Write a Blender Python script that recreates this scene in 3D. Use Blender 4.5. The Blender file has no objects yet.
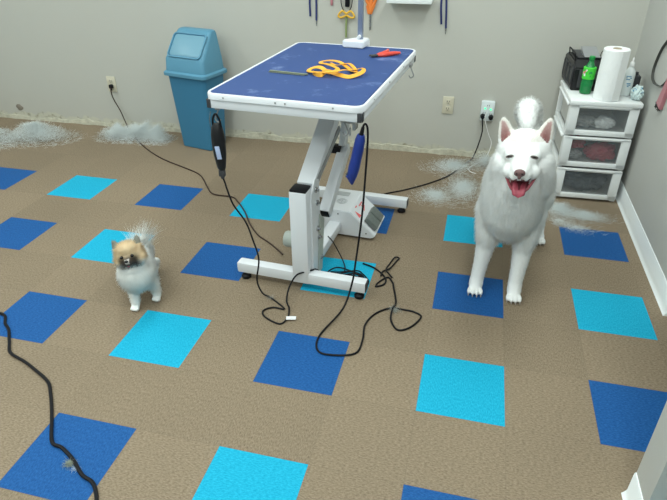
import bpy, bmesh, math, random
from mathutils import Vector, Matrix, noise
from mathutils.bvhtree import BVHTree
random.seed(7)
C = bpy.context.scene.collection
PI = math.pi
V = Vector

# ------------------------------------------------------------------ materials
def mat(name, col, rough=.5, metal=0, bump=None, spec=None, alpha=None, trans=None, var=None, emit=None, coat=None):
    m = bpy.data.materials.new(name); m.use_nodes = True
    nt = m.node_tree; b = nt.nodes['Principled BSDF']
    b.inputs['Base Color'].default_value = (*col, 1)
    b.inputs['Roughness'].default_value = rough
    b.inputs['Metallic'].default_value = metal
    if spec is not None: b.inputs['Specular IOR Level'].default_value = spec
    if alpha is not None: b.inputs['Alpha'].default_value = alpha
    if trans is not None: b.inputs['Transmission Weight'].default_value = trans
    if coat is not None: b.inputs['Coat Weight'].default_value = coat
    if emit:
        b.inputs['Emission Color'].default_value = (*emit[:3], 1); b.inputs['Emission Strength'].default_value = emit[3]
    tc = nt.nodes.new('ShaderNodeTexCoord')
    if var:                                            # (scale, amount): mottled colour
        n = nt.nodes.new('ShaderNodeTexNoise'); n.inputs['Scale'].default_value = var[0]; n.inputs['Detail'].default_value = 5
        nt.links.new(tc.outputs['Object'], n.inputs['Vector'])
        mx = nt.nodes.new('ShaderNodeMix'); mx.data_type = 'RGBA'
        mx.inputs[6].default_value = (*[c*(1-var[1]) for c in col], 1); mx.inputs[7].default_value = (*[min(1, c*(1+var[1])) for c in col], 1)
        nt.links.new(n.outputs['Fac'], mx.inputs[0]); nt.links.new(mx.outputs[2], b.inputs['Base Color'])
    if bump:
        n2 = nt.nodes.new('ShaderNodeTexNoise'); n2.inputs['Scale'].default_value = bump[0]; n2.inputs['Detail'].default_value = 4
        nt.links.new(tc.outputs['Object'], n2.inputs['Vector'])
        bp = nt.nodes.new('ShaderNodeBump'); bp.inputs['Strength'].default_value = bump[1]; bp.inputs['Distance'].default_value = .01
        nt.links.new(n2.outputs['Fac'], bp.inputs['Height']); nt.links.new(bp.outputs[0], b.inputs['Normal'])
    return m

def attr_mat(name, rough=.8, bump=None):
    m = mat(name, (1, 1, 1), rough, bump=bump, spec=.2)
    nt = m.node_tree; a = nt.nodes.new('ShaderNodeAttribute'); a.attribute_name = 'Col'
    nt.links.new(a.outputs['Color'], nt.nodes['Principled BSDF'].inputs['Base Color'])
    return m

def hair_mat(name):
    m = bpy.data.materials.new(name); m.use_nodes = True; nt = m.node_tree; nt.nodes.clear()
    o = nt.nodes.new('ShaderNodeOutputMaterial'); d = nt.nodes.new('ShaderNodeBsdfDiffuse'); t = nt.nodes.new('ShaderNodeBsdfTranslucent')
    mx = nt.nodes.new('ShaderNodeMixShader'); mx.inputs[0].default_value = .5
    a = nt.nodes.new('ShaderNodeAttribute'); a.attribute_name = 'Col'
    nt.links.new(a.outputs['Color'], d.inputs[0]); nt.links.new(a.outputs['Color'], t.inputs[0])
    nt.links.new(d.outputs[0], mx.inputs[1]); nt.links.new(t.outputs[0], mx.inputs[2]); nt.links.new(mx.outputs[0], o.inputs[0])
    return m

M = dict(
    white=mat('white_enamel', (.71, .73, .76), .35),
    rim=mat('white_table_rim', (.8, .82, .86), .35),
    grey=mat('grey_steel', (.36, .37, .38), .35, .6),
    darkgrey=mat('dark_plastic', (.04, .042, .047), .5),
    black=mat('black_rubber', (.007, .007, .009), .5, spec=.2),
    black_pl=mat('black_plastic', (.010, .010, .012), .35, spec=.35),
    brown=mat('brown_cord', (.045, .026, .02), .5, spec=.2),
    motor=mat('motor_grey', (.42, .46, .42), .5),
    pedal=mat('pedal_grey', (.13, .15, .14), .55),
    red=mat('red_print', (.75, .12, .12), .5),
    print_=mat('grey_print', (.45, .47, .48), .5),
    can=mat('blue_can_plastic', (.045, .185, .32), .5, spec=.25, bump=(300, .03)),
    canlid=mat('blue_lid_plastic', (.10, .27, .39), .45, spec=.3, bump=(300, .03)),
    canflap=mat('blue_flap_plastic', (.15, .32, .42), .42),
    drawer=mat('white_drawer_plastic', (.80, .82, .82), .35),
    window=mat('clear_drawer_plastic', (.30, .33, .35), .22, alpha=.17),
    side=mat('milky_drawer_side', (.66, .66, .63), .45, alpha=.75, var=(30, .1)),
    paper=mat('paper_white', (.86, .88, .88), .9, bump=(90, .25)),
    card=mat('cardboard', (.5, .42, .32), .9),
    almond=mat('almond_plate', (.62, .58, .46), .4),
    outwhite=mat('white_adapter', (.72, .78, .80), .35),
    led=mat('green_led', (.05, .8, .3), .4, emit=(.05, .9, .35, 1.6)),
    slot=mat('dark_slot', (.05, .045, .04), .5),
    base=mat('white_cove_base', (.83, .87, .88), .4),
    orange=mat('orange_strap', (.90, .42, .035), .6, bump=(300, .2)),
    redgrip=mat('red_grip', (.75, .075, .05), .4),
    steel=mat('steel', (.45, .46, .47), .25, 1),
    comb=mat('greenish_metal', (.24, .27, .20), .4, .3),
    bluegrip=mat('blue_clipper', (.012, .035, .24), .4),
    navy=mat('navy_nylon', (.018, .028, .13), .7),
    pink=mat('pink_plastic', (.50, .20, .23), .5),
    yellow=mat('yellow_plastic', (.75, .43, .03), .5),
    green=mat('olive_green_plastic', (.26, .33, .13), .5),
    orangepl=mat('orange_plastic', (.80, .22, .04), .45),
    armpost=mat('bluish_steel_tube', (.27, .32, .42), .35, .4),
    clampwhite=mat('white_clamp', (.86, .88, .92), .35),
    bottle=mat('green_bottle', (.012, .26, .07), .1, trans=.3),
    cap=mat('green_cap', (.015, .30, .07), .4),
    blabel=mat('bright_green_label', (.06, .60, .05), .45),
    whitep=mat('white_print', (.85, .85, .85), .5),
    spray=mat('translucent_white_bottle', (.76, .80, .80), .3),
    bprint=mat('blue_print', (.05, .24, .42), .5),
    pack=mat('blue_white_pack', (.62, .74, .74), .45),
    silver=mat('silver_panel', (.38, .39, .41), .3, .4),
    labelp=mat('pale_blue_label', (.42, .5, .72), .5),
    tag=mat('white_tag', (.8, .8, .82), .6),
    strapgrey=mat('dark_strap', (.06, .062, .055), .6),
    bristle=mat('dark_bristles', (.035, .03, .03), .8),
    skinpink=mat('tongue_pink', (.42, .075, .11), .4, bump=(120, .15)),
    nose=mat('brown_nose', (.15, .075, .075), .4, bump=(500, .3)),
    blacknose=mat('black_nose', (.012, .012, .013), .3),
    eye=mat('dark_eye', (.012, .008, .006), .12),
    gloss=mat('claw', (.35, .31, .28), .4),
    redcloth=mat('dark_red_cloth', (.42, .04, .06), .8, var=(25, .4), bump=(60, .5)),
    darkcloth=mat('dark_grey_cloth', (.07, .085, .095), .85, var=(25, .4), bump=(60, .5)),
    palecloth=mat('pale_bundle', (.42, .43, .42), .85, bump=(60, .5)),
    ceil=mat('ceiling_white', (.8, .8, .78), .9),
    fixture=mat('fluorescent_diffuser', (.9, .9, .9), .5, emit=(.93, 1, .96, 2.6)),
    body=attr_mat('dog_coat', .85, bump=(220, .35)),
    hair=hair_mat('dog_hair'),
)

# ---- floor: carpet-look tiles, 12 inch grid, every other one coloured
def floor_material():
    m = bpy.data.materials.new('tile_floor'); m.use_nodes = True; nt = m.node_tree; L = nt.links.new
    b = nt.nodes['Principled BSDF']; b.inputs['Roughness'].default_value = .6; b.inputs['Specular IOR Level'].default_value = .12
    def N(t, **k):
        n = nt.nodes.new(t)
        for a, v in k.items(): setattr(n, a, v)
        return n
    def math_(op, a, bb=None):
        n = N('ShaderNodeMath', operation=op)
        for i, v in enumerate((a, bb)):
            if v is None: continue
            if isinstance(v, (int, float)): n.inputs[i].default_value = v
            else: L(v, n.inputs[i])
        return n.outputs[0]
    def mix(f, a, bb, bt='MIX'):
        n = N('ShaderNodeMix', data_type='RGBA', blend_type=bt)
        if isinstance(f, (int, float)): n.inputs[0].default_value = f
        else: L(f, n.inputs[0])
        for i, v in ((6, a), (7, bb)):
            if isinstance(v, tuple): n.inputs[i].default_value = (*v, 1)
            else: L(v, n.inputs[i])
        return n.outputs[2]
    g = N('ShaderNodeNewGeometry'); sep = N('ShaderNodeSeparateXYZ'); L(g.outputs['Position'], sep.inputs[0])
    u = math_('DIVIDE', sep.outputs[0], .3048); v = math_('DIVIDE', math_('MULTIPLY', sep.outputs[1], -1), .3048)
    iu = math_('FLOOR', u); iv = math_('FLOOR', v)
    eu = math_('COMPARE', math_('FLOORED_MODULO', iu, 2), 0); ev = math_('COMPARE', math_('FLOORED_MODULO', iv, 2), 0)
    for n in nt.nodes:
        if n.type == 'MATH' and n.operation == 'COMPARE': n.inputs[2].default_value = .25
    on = math_('MULTIPLY', math_('MULTIPLY', eu, ev), math_('GREATER_THAN', iv, -5))
    par = math_('GREATER_THAN', math_('FLOORED_MODULO', math_('MULTIPLY', math_('ADD', iu, iv), .5), 2), .5)
    comb = N('ShaderNodeCombineXYZ'); L(iu, comb.inputs[0]); L(iv, comb.inputs[1])
    wn = N('ShaderNodeTexWhiteNoise', noise_dimensions='2D'); L(comb.outputs[0], wn.inputs['Vector'])
    # short streaks, direction differing tile to tile
    def streak(sx, sy, sc):
        mp = N('ShaderNodeMapping'); mp.inputs['Scale'].default_value = (sx, sy, 1); L(g.outputs['Position'], mp.inputs[0])
        n = N('ShaderNodeTexNoise'); n.inputs['Scale'].default_value = sc; n.inputs['Detail'].default_value = 4; n.inputs['Roughness'].default_value = .7
        L(mp.outputs[0], n.inputs['Vector']); return n.outputs['Fac']
    s1 = streak(1, 2.6, 95); s2 = streak(2.6, 1, 95)
    st = math_('ADD', math_('MULTIPLY', s1, math_('GREATER_THAN', wn.outputs[0], .5)), math_('MULTIPLY', s2, math_('LESS_THAN', wn.outputs[0], .5)))
    cr = N('ShaderNodeValToRGB'); L(st, cr.inputs[0]); e = cr.color_ramp.elements
    e[0].position = .33; e[0].color = (.138, .105, .070, 1); e[1].position = .62; e[1].color = (.285, .225, .158, 1)
    e.new(.47).color = (.218, .168, .114, 1)
    big = N('ShaderNodeTexNoise'); big.inputs['Scale'].default_value = 1.6; L(g.outputs['Position'], big.inputs['Vector'])
    tan = mix(.35, cr.outputs[0], mix(big.outputs['Fac'], (.36, .36, .37), (.64, .63, .62)), 'OVERLAY')
    tone = math_('ADD', .94, math_('MULTIPLY', wn.outputs[0], .12))
    hs = N('ShaderNodeHueSaturation'); L(tan, hs.inputs['Color']); L(tone, hs.inputs['Value'])
    mr = N('ShaderNodeMapRange'); mr.inputs[1].default_value = .36; mr.inputs[2].default_value = .64; L(st, mr.inputs[0]); s2_ = mr.outputs[0]
    blue = mix(s2_, (.006, .060, .22), (.02, .115, .33)); cy = mix(s2_, (.0, .29, .47), (.02, .42, .62))
    colr = mix(par, blue, cy)
    c = mix(on, hs.outputs[0], colr)
    # faint seams
    def edge(x):
        f = math_('FRACT', x); return math_('GREATER_THAN', math_('ABSOLUTE', math_('SUBTRACT', f, .5)), .4965)
    seam = math_('MAXIMUM', edge(u), edge(v))
    c = mix(math_('MULTIPLY', seam, .22), c, (.09, .07, .05))
    L(c, b.inputs['Base Color'])
    bp = N('ShaderNodeBump'); bp.inputs['Strength'].default_value = .08; bp.inputs['Distance'].default_value = .003
    L(st, bp.inputs['Height']); L(bp.outputs[0], b.inputs['Normal'])
    return m

def wall_material(name, col, residue=False):
    m = mat(name, col, .62, bump=(140, .06), var=(2.2, .025)); nt = m.node_tree; L = nt.links.new
    b = nt.nodes['Principled BSDF']
    if residue:      # strip of old adhesive and torn paint where the base board came off
        g = nt.nodes.new('ShaderNodeNewGeometry'); sp = nt.nodes.new('ShaderNodeSeparateXYZ'); L(g.outputs['Position'], sp.inputs[0])
        n = nt.nodes.new('ShaderNodeTexNoise'); n.inputs['Scale'].default_value = 9; n.inputs['Detail'].default_value = 6; n.inputs['Roughness'].default_value = .65
        L(g.outputs['Position'], n.inputs['Vector'])
        a = nt.nodes.new('ShaderNodeMath'); a.operation = 'MULTIPLY_ADD'; a.inputs[1].default_value = -.17; L(n.outputs['Fac'], a.inputs[0]); L(sp.outputs[2], a.inputs[2])
        ls = nt.nodes.new('ShaderNodeMapRange'); ls.inputs[1].default_value = -.035; ls.inputs[2].default_value = -.022; ls.inputs[3].default_value = 1; ls.inputs[4].default_value = 0
        L(a.outputs[0], ls.inputs[0])
        n2 = nt.nodes.new('ShaderNodeTexNoise'); n2.inputs['Scale'].default_value = 30; n2.inputs['Detail'].default_value = 5; L(g.outputs['Position'], n2.inputs['Vector'])
        rp = nt.nodes.new('ShaderNodeValToRGB'); L(n2.outputs['Fac'], rp.inputs[0])
        rp.color_ramp.elements[0].position = .30; rp.color_ramp.elements[0].color = (.32, .30, .22, 1)
        rp.color_ramp.elements[1].position = .46; rp.color_ramp.elements[1].color = (.56, .55, .46, 1)
        mx = nt.nodes.new('ShaderNodeMix'); mx.data_type = 'RGBA'
        src = b.inputs['Base Color'].links[0].from_socket
        L(ls.outputs[0], mx.inputs[0]); L(src, mx.inputs[6]); L(rp.outputs[0], mx.inputs[7]); L(mx.outputs[2], b.inputs['Base Color'])
    return m
M['floor'] = floor_material()
M['wall'] = wall_material('painted_wall', (.505, .50, .455), True)
M['wallr'] = wall_material('painted_wall_side', (.505, .505, .475))

def mat_scuffed():
    m = mat('blue_table_mat', (.032, .068, .25), .6, spec=.25); nt = m.node_tree; L = nt.links.new; b = nt.nodes['Principled BSDF']
    tc = nt.nodes.new('ShaderNodeTexCoord')
    n = nt.nodes.new('ShaderNodeTexNoise'); n.inputs['Scale'].default_value = 7; n.inputs['Detail'].default_value = 8; n.inputs['Roughness'].default_value = .72
    L(tc.outputs['Object'], n.inputs[0])
    r = nt.nodes.new('ShaderNodeValToRGB'); L(n.outputs['Fac'], r.inputs[0]); e = r.color_ramp.elements
    e[0].position = .57; e[0].color = (.030, .066, .205, 1); e[1].position = .75; e[1].color = (.17, .24, .44, 1)
    L(r.outputs[0], b.inputs['Base Color']); return m
M['mat'] = mat_scuffed()

# ------------------------------------------------------------------ mesh helpers
def new(): return bmesh.new()
def box(bm, c, s, bev=0, mtx=None, segs=2):
    r = bmesh.ops.create_cube(bm, size=1); vs = r['verts']
    bmesh.ops.scale(bm, vec=s, verts=vs)
    if bev:
        es = list({e for v in vs for e in v.link_edges})
        rb = bmesh.ops.bevel(bm, geom=es, offset=bev, segments=segs, affect='EDGES', profile=.5)
        vs = list({v for f in rb['faces'] for v in f.verts} | {v for v in vs if v.is_valid})
    if mtx is not None: bmesh.ops.transform(bm, matrix=mtx, verts=vs)
    bmesh.ops.translate(bm, vec=c, verts=vs)
    return vs
def frame(a, b, roll=V((0, 0, 1))):
    z = (V(b)-V(a)).normalized(); x = roll.cross(z)
    if x.length < 1e-4: x = V((1, 0, 0)).cross(z)
    x.normalize(); y = z.cross(x)
    m = Matrix((x, y, z)).transposed().to_4x4(); return m
def bar(bm, a, b, w, h, bev=.003):      # box from a to b
    a = V(a); b = V(b)
    return box(bm, (a+b)/2, (w, h, (b-a).length), bev, frame(a, b))
def cyl(bm, a, b, r0, r1=None, seg=20, caps=True):
    a = V(a); b = V(b); r1 = r0 if r1 is None else r1
    r = bmesh.ops.create_cone(bm, cap_ends=caps, segments=seg, radius1=r0, radius2=r1, depth=(b-a).length)
    bmesh.ops.transform(bm, matrix=Matrix.Translation((a+b)/2) @ frame(a, b), verts=r['verts']); return r['verts']
def ball(bm, c, r, s=(1, 1, 1), sub=3, mtx=None):
    q = bmesh.ops.create_icosphere(bm, subdivisions=sub, radius=r); vs = q['verts']
    bmesh.ops.scale(bm, vec=s, verts=vs)
    if mtx is not None: bmesh.ops.transform(bm, matrix=mtx, verts=vs)
    bmesh.ops.translate(bm, vec=c, verts=vs); return vs
def spline(pts, n=6, closed=False):
    P = [V(p) for p in pts]; out = []; m = len(P)
    if not closed: P = [P[0]*2-P[1]] + P + [P[-1]*2-P[-2]]
    rng = range(m) if closed else range(1, m)
    for i in rng:
        p0, p1, p2, p3 = (P[(i-1) % m], P[i], P[(i+1) % m], P[(i+2) % m]) if closed else P[i-1:i+3]
        for k in range(n):
            t = k/n
            out.append(.5*((2*p1)+(p2-p0)*t+(2*p0-5*p1+4*p2-p3)*t*t+(3*p1-p0-3*p2+p3)*t**3))
    if not closed: out.append(P[-2].copy())
    return out
def sweep(bm, pts, sect, closed=False, up=V((0, 0, 1)), caps=True, scale=None):
    """sect: list of (x,y) in the local frame; parallel transport"""
    n = len(pts); rings = []; prev = None
    for i, p in enumerate(pts):
        a = pts[(i-1) % n] if (closed or i) else p; b = pts[(i+1) % n] if (closed or i < n-1) else p
        t = (b-a).normalized()
        if prev is None:
            x = up.cross(t)
            if x.length < 1e-3: x = V((1, 0, 0)).cross(t)
        else: x = prev-t*prev.dot(t)
        x.normalize(); prev = x; y = t.cross(x); k = scale[i] if scale else 1
        rings.append([bm.verts.new(p+x*sx*k+y*sy*k) for sx, sy in sect])
    m = len(sect)
    for i in range(n if closed else n-1):
        A, B = rings[i], rings[(i+1) % n]
        for j in range(m):
            try: f = bm.faces.new((A[j], A[(j+1) % m], B[(j+1) % m], B[j])); f.smooth = True
            except ValueError: pass
    if caps and not closed:
        bm.faces.new(rings[0][::-1]); bm.faces.new(rings[-1])
def circ(r, n=8): return [(r*math.cos(2*PI*k/n), r*math.sin(2*PI*k/n)) for k in range(n)]
def tube(bm, pts, r, n=6, seg=8, closed=False): sweep(bm, spline(pts, n, closed), circ(r, seg), closed)
def lathe(bm, prof, c=(0, 0, 0), seg=28, mtx=None):
    c = V(c); rings = []
    for r, z in prof:
        rings.append([bm.verts.new((mtx @ V((r*math.cos(2*PI*k/seg), r*math.sin(2*PI*k/seg), z)) if mtx else V((r*math.cos(2*PI*k/seg), r*math.sin(2*PI*k/seg), z)))+c) for k in range(seg)])
    for A, B in zip(rings, rings[1:]):
        for k in range(seg):
            f = bm.faces.new((A[k], A[(k+1) % seg], B[(k+1) % seg], B[k])); f.smooth = True
    bm.faces.new(rings[0][::-1]); bm.faces.new(rings[-1])
def prism(bm, poly, axis, lo, hi, bev=0):
    """poly in the two other axes (in order), extruded along axis"""
    def P(a, b, c):
        return {'x': (c, a, b), 'y': (a, c, b), 'z': (a, b, c)}[axis]
    A = [bm.verts.new(P(a, b, lo)) for a, b in poly]; B = [bm.verts.new(P(a, b, hi)) for a, b in poly]
    n = len(poly); fs = [bm.faces.new(A), bm.faces.new(B[::-1])]
    for i in range(n): fs.append(bm.faces.new((A[i], B[i], B[(i+1) % n], A[(i+1) % n])))
    bmesh.ops.recalc_face_normals(bm, faces=fs)
    if bev:
        es = list({e for f in fs for e in f.edges}); bmesh.ops.bevel(bm, geom=es, offset=bev, segments=2, affect='EDGES')
def obj(name, bm, m, parent=None, smooth=40, world=False):
    """link ONE mesh object. parent: coordinates are in the parent's frame"""
    bmesh.ops.recalc_face_normals(bm, faces=bm.faces[:])
    me = bpy.data.meshes.new(name); bm.to_mesh(me); bm.free()
    o = bpy.data.objects.new(name, me); C.objects.link(o)
    me.materials.append(M[m] if isinstance(m, str) else m)
    for p in me.polygons: p.use_smooth = True
    try: me.set_sharp_from_angle(angle=math.radians(smooth))
    except Exception: pass
    if parent:
        o.parent = parent
        if world: o.matrix_parent_inverse = parent.matrix_basis.inverted()
    return o
def tag(o, label, cat, group=None):
    o['label'] = label; o['category'] = cat
    if group: o['group'] = group
    return o
def thing(name, label, cat, loc=(0, 0, 0), rz=0, group=None):
    o = bpy.data.objects.new(name, None); C.objects.link(o); o.empty_display_size = .1
    o.location = loc; o.rotation_euler = (0, 0, rz); return tag(o, label, cat, group)
def struct(name, bm, m, parent=None):
    o = obj(name, bm, m, parent); 
    if not parent: o['kind'] = 'structure'
    return o

# ------------------------------------------------------------------ room
BW = 2.15; RW = 1.60; LW = -4.6; NW = -3.8; CH = 2.7; EW = 3.2
bm = new(); box(bm, ((LW+EW)/2, (BW+NW)/2, -.05), (EW-LW+.2, BW-NW+.2, .1)); struct('floor', bm, 'floor')
bm = new(); box(bm, ((LW+EW)/2, (BW+NW)/2, CH+.05), (EW-LW+.2, BW-NW+.2, .1)); struct('ceiling', bm, 'ceil')
bm = new(); box(bm, ((LW+EW)/2, BW+.05, CH/2), (EW-LW+.2, .1, CH)); struct('wall_back', bm, 'wall')
bm = new(); box(bm, (RW+.06, (BW+.46)/2, CH/2), (.12, BW-.46, CH)); struct('wall_right', bm, 'wallr')
bm = new(); box(bm, (1.27+(EW-1.27)/2, -.543, CH/2), (EW-1.27, .12, CH)); struct('wall_partition', bm, 'wallr')
bm = new(); box(bm, (LW-.05, (BW+NW)/2, CH/2), (.1, BW-NW, CH)); struct('wall_left', bm, 'wallr')
bm = new(); box(bm, ((LW+EW)/2, NW-.05, CH/2), (EW-LW+.2, .1, CH)); struct('wall_front', bm, 'wallr')
bm = new(); box(bm, (EW+.05, (BW+NW)/2, CH/2), (.1, BW-NW, CH)); struct('wall_far_right', bm, 'wallr')
# cove base: thin board with a flared toe
cove = [(0, 0), (-.018, 0), (-.012, .008), (-.006, .02), (-.005, .094), (-.002, .1), (0, .1)]
bm = new(); prism(bm, [(RW+x, z) for x, z in cove], 'y', .485, BW-.001); struct('baseboard_right', bm, 'base')
bm = new()
prism(bm, [(1.27+x, z) for x, z in cove], 'y', -.603, -.483)
prism(bm, [(-.603+x, z) for x, z in cove], 'x', 1.265, EW)
struct('baseboard_partition', bm, 'base')
# hole knocked in the paint near the floor on the left
bm = new()
for k in range(7):
    ball(bm, (-2.995+random.uniform(-.03, .03), BW-.001, .10+random.uniform(-.02, .022)), random.uniform(.012, .024), (1, .18, .8), 2)
tag(obj('plaster_chip', bm, mat('torn_plaster', (.25, .22, .18), .9, bump=(90, .6))), 'small brown torn patch of plaster low on the back wall at far left', 'wall damage')

# glue ridge along the foot of the back wall
bm = new(); xs = [LW+.3+i*.02 for i in range(int((1.15-LW-.3)/.02))]
prof = []
for x in xs:
    h = (.018+.014*max(0, min(1, (x+1.2)*2)))+.03*max(0, noise.noise(V((x*4, 3.1, 0)))+.35)+.012*noise.noise(V((x*23, 1, 0)))
    d = .004+.009*max(0, noise.noise(V((x*9, 7, 0)))+.3)
    prof.append([bm.verts.new(p) for p in ((x, BW+.002, h), (x, BW-d*.6, h*.9), (x, BW-d, h*.45), (x, BW-d*1.4, 0))])
for A, B in zip(prof, prof[1:]):
    for k in range(3): bm.faces.new((A[k], B[k], B[k+1], A[k+1]))
o = obj('trim_1', bm, mat('old_glue', (.50, .48, .385), .85, var=(26, .5), bump=(70, .8))); o['kind'] = 'structure'

# ceiling fluorescents
k = 0
for x in (-3.0, -.9, 1.0):
    for y in (-2.6, -.9, .95):
        t = thing('ceiling_light', 'white ceiling fluorescent fixture with flat diffuser', 'ceiling light', (x, y, CH), 0, 'ceiling fluorescents')
        bm = new(); box(bm, (0, 0, -.03), (.64, 1.24, .06), .004); obj('light_housing', bm, 'white', t)
        bm = new(); box(bm, (0, 0, -.064), (.58, 1.18, .012), .003); obj('diffuser', bm, 'fixture', t)
        L = bpy.data.lights.new('tube_light', 'AREA'); L.shape = 'RECTANGLE'; L.size = .56; L.size_y = 1.15; L.energy = 20.5; L.color = (.90, 1, .965)
        lo = bpy.data.objects.new('tube_light', L); C.objects.link(lo); lo.location = (0, 0, -.075); lo.parent = t

# ------------------------------------------------------------------ cords
def cord(name, pts, r, m, label, cat='cord', n=6, extra=None, parent=None):
    bm = new(); tube(bm, pts, r, n, 8)
    if extra: extra(bm)
    if parent: return obj('power_cord', bm, m, parent, world=True)
    return tag(obj(name, bm, m), label, cat)
def fl(pts, z=.005): return [(x, y, z) for x, y in pts]

# ------------------------------------------------------------------ grooming table
TR = math.radians(-3.4)
T = thing('grooming_table', 'white lifting grooming table with a blue scuffed mat top', 'grooming table', (.02, .76, 0), TR)
Tm = Matrix.Translation((.02, .76, 0)) @ Matrix.Rotation(TR, 4, 'Z')
def tw(p): return Tm @ V(p)
W, D = .3175, .506
def rrect(w, d, r, n=6):
    out = []
    for cx, cy, a0 in ((w-r, d-r, 0), (-w+r, d-r, 90), (-w+r, -d+r, 180), (w-r, -d+r, 270)):
        for k in range(n+1):
            a = math.radians(a0+90*k/n); out.append((cx+r*math.cos(a), cy+r*math.sin(a)))
    return out
bm = new(); prism(bm, rrect(W-.006, D-.006, .03), 'z', .874, .8975); obj('table_mat', bm, 'mat', T)
# raised rim running round the mat
bm = new()
ringp = [V((x, y, .887)) for x, y in rrect(W+.002, D+.002, .04)]
sec = [(-.006, -.013), (.006, -.013), (.0065, .006), (.003, .0112), (-.003, .0112), (-.0065, .006)]
sweep(bm, ringp, sec, closed=True)
obj('table_rim', bm, 'rim', T)
bm = new()
for s in (-1, 1):
    box(bm, (s*(W-.010), 0, .856), (.022, 2*D-.02, .038), .003); box(bm, (0, s*(D-.010), .856), (2*W-.02, .022, .038), .003)
box(bm, (0, 0, .868), (2*W-.03, 2*D-.03, .008))
obj('apron', bm, 'white', T)
for s in (-1, 1):
    for q in (-1, 1):
        bm = new(); box(bm, (s*(W+.002), q*(D-.012), .855), (.004, .022, .034), .001); box(bm, (s*(W-.008), q*(D+.002), .855), (.016, .004, .034), .001)
        obj('corner_bracket', bm, 'darkgrey', T)
for x, y in [(-.24, -1), (-.02, -1), (.02, -1), (.21, -1)]:
    bm = new(); cyl(bm, (x, -D-.0105, .885), (x, -D-.005, .885), .0035, seg=10); obj('screw', bm, 'grey', T)
for y in (-.36, -.1, .18, .42):
    bm = new(); cyl(bm, (W+.005, y, .885), (W+.0105, y, .885), .0035, seg=10); obj('screw', bm, 'grey', T)
# hooks under the right front corner and at the back right
def hook(p, s=1):
    bm = new(); x, y, z = p
    box(bm, (x, y, z), (.02, .03, .014), .002)
    tube(bm, [(x, y, z-.005), (x+.012*s, y, z-.03), (x+.02*s, y, z-.05), (x+.006*s, y, z-.062), (x-.004*s, y, z-.05)], .0028, 5)
    return obj('hook', bm, 'grey', T)
hook((.235, -.46, .828)); hook((.322, .36, .852)); hook((-.29, -.47, .83), -1)
bm = new(); cyl(bm, (.235, -.45, .822), (.275, -.45, .822), .011, seg=14); box(bm, (.278, -.45, .822), (.012, .04, .06), .002); box(bm, (.262, -.465, .785), (.006, .01, .03), .001); obj('clamp', bm, 'grey', T)
for c_ in list(T.children): c_.location = (-.015, .014, 0); c_.rotation_euler.z = math.radians(-.8)      # the top sits a little off centre
# feet
bm = new(); box(bm, (.004, -.424, .062), (.622, .05, .052), .004); obj('foot_bar', bm, 'white', T)
bm = new(); box(bm, (.0, .452, .062), (.664, .05, .052), .004); obj('foot_bar', bm, 'white', T)
for x, y in ((.315, -.424), (-.307, -.424), (.332, .452), (-.332, .452)):
    bm = new(); box(bm, (x, y, .062), (.006, .044, .046), .002); obj('end_cap', bm, 'darkgrey' if x > 0 else 'white', T)
for x, y in ((.285, -.43), (-.275, -.43), (.30, .452), (-.30, .452)):
    bm = new(); cyl(bm, (x, y, .02), (x, y, .04), .006, seg=12); lathe(bm, [(.02, 0), (.023, .004), (.023, .014), (.014, .022)], (x, y, 0), 20)
    obj('foot_pad', bm, 'black', T)
bm = new(); box(bm, (.012, .014, .062), (.062, .83, .05), .004); obj('center_beam', bm, 'white', T)
# post
bm = new(); box(bm, (.011, -.413, .264), (.078, .075, .458), .004); obj('post', bm, 'white', T)
bm = new(); box(bm, (.011, -.413, .497), (.074, .071, .012), .004); obj('post_cap', bm, 'black', T)
# main lift arm
bm = new(); bar(bm, (.012, -.335, .47), (.012, .30, .845), .08, .06, .004); obj('lift_arm', bm, 'white', T)
bm = new(); bar(bm, (.072, -.27, .315), (.072, .06, .52), .05, .055, .004); obj('lift_arm', bm, 'white', T)
a, b_ = V((.072, -.27, .315)), V((.072, .06, .52)); d = (b_-a).normalized()
bm = new(); bar(bm, a-d*.004, a+d*.001, .04, .046, .002); obj('black_tube_end', bm, 'black', T)
bm = new(); box(bm, (.040, .02, .52), (.05, .05, .035), .003); obj('black_tube_end', bm, 'black', T)  # black box: darkness of the opening between the arms put into the colour
bm = new(); bar(bm, (.068, .03, .53), (.072, .17, .85), .03, .05, .003); obj('link_plate', bm, 'white', T)
bm = new(); bar(bm, (.052, -.34, .48), (.052, .03, .62), .008, .03, .002); obj('gas_strut', bm, 'grey', T)
bm = new()
prism(bm, [(-.40, .05), (-.30, .05), (-.29, .30), (-.30, .50), (-.355, .52), (-.40, .46)], 'x', .050, .057); obj('link_plate', bm, 'grey' if 0 else 'white', T)
bm = new(); prism(bm, [(-.345, .03), (-.29, .03), (-.25, .28), (-.31, .33)], 'x', .058, .063); obj('link_plate', bm, 'motor', T)
for y, z in ((-.35, .47), (-.335, .40), (-.335, .27), (-.32, .22), (-.30, .10)):
    bm = new(); cyl(bm, (.05, y, z), (.064, y, z), .013, seg=16); cyl(bm, (.064, y, z), (.074, y, z), .007, seg=6); obj('bolt', bm, 'steel', T)
bm = new(); cyl(bm, (.045, .04, .70), (.052, .04, .70), .012, seg=16); cyl(bm, (.052, .04, .70), (.06, .04, .70), .006, seg=6); obj('bolt', bm, 'steel', T)
# motor left of the post
bm = new(); lathe(bm, [(.02, 0), (.036, .003), (.04, .012), (.04, .12), (.03, .13)], (0, 0, 0), 24, Matrix.Rotation(PI/2, 3, 'Y')); bmesh.ops.translate(bm, vec=(-.15, -.23, .125), verts=bm.verts[:])
obj('lift_motor', bm, 'motor', T)
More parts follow.
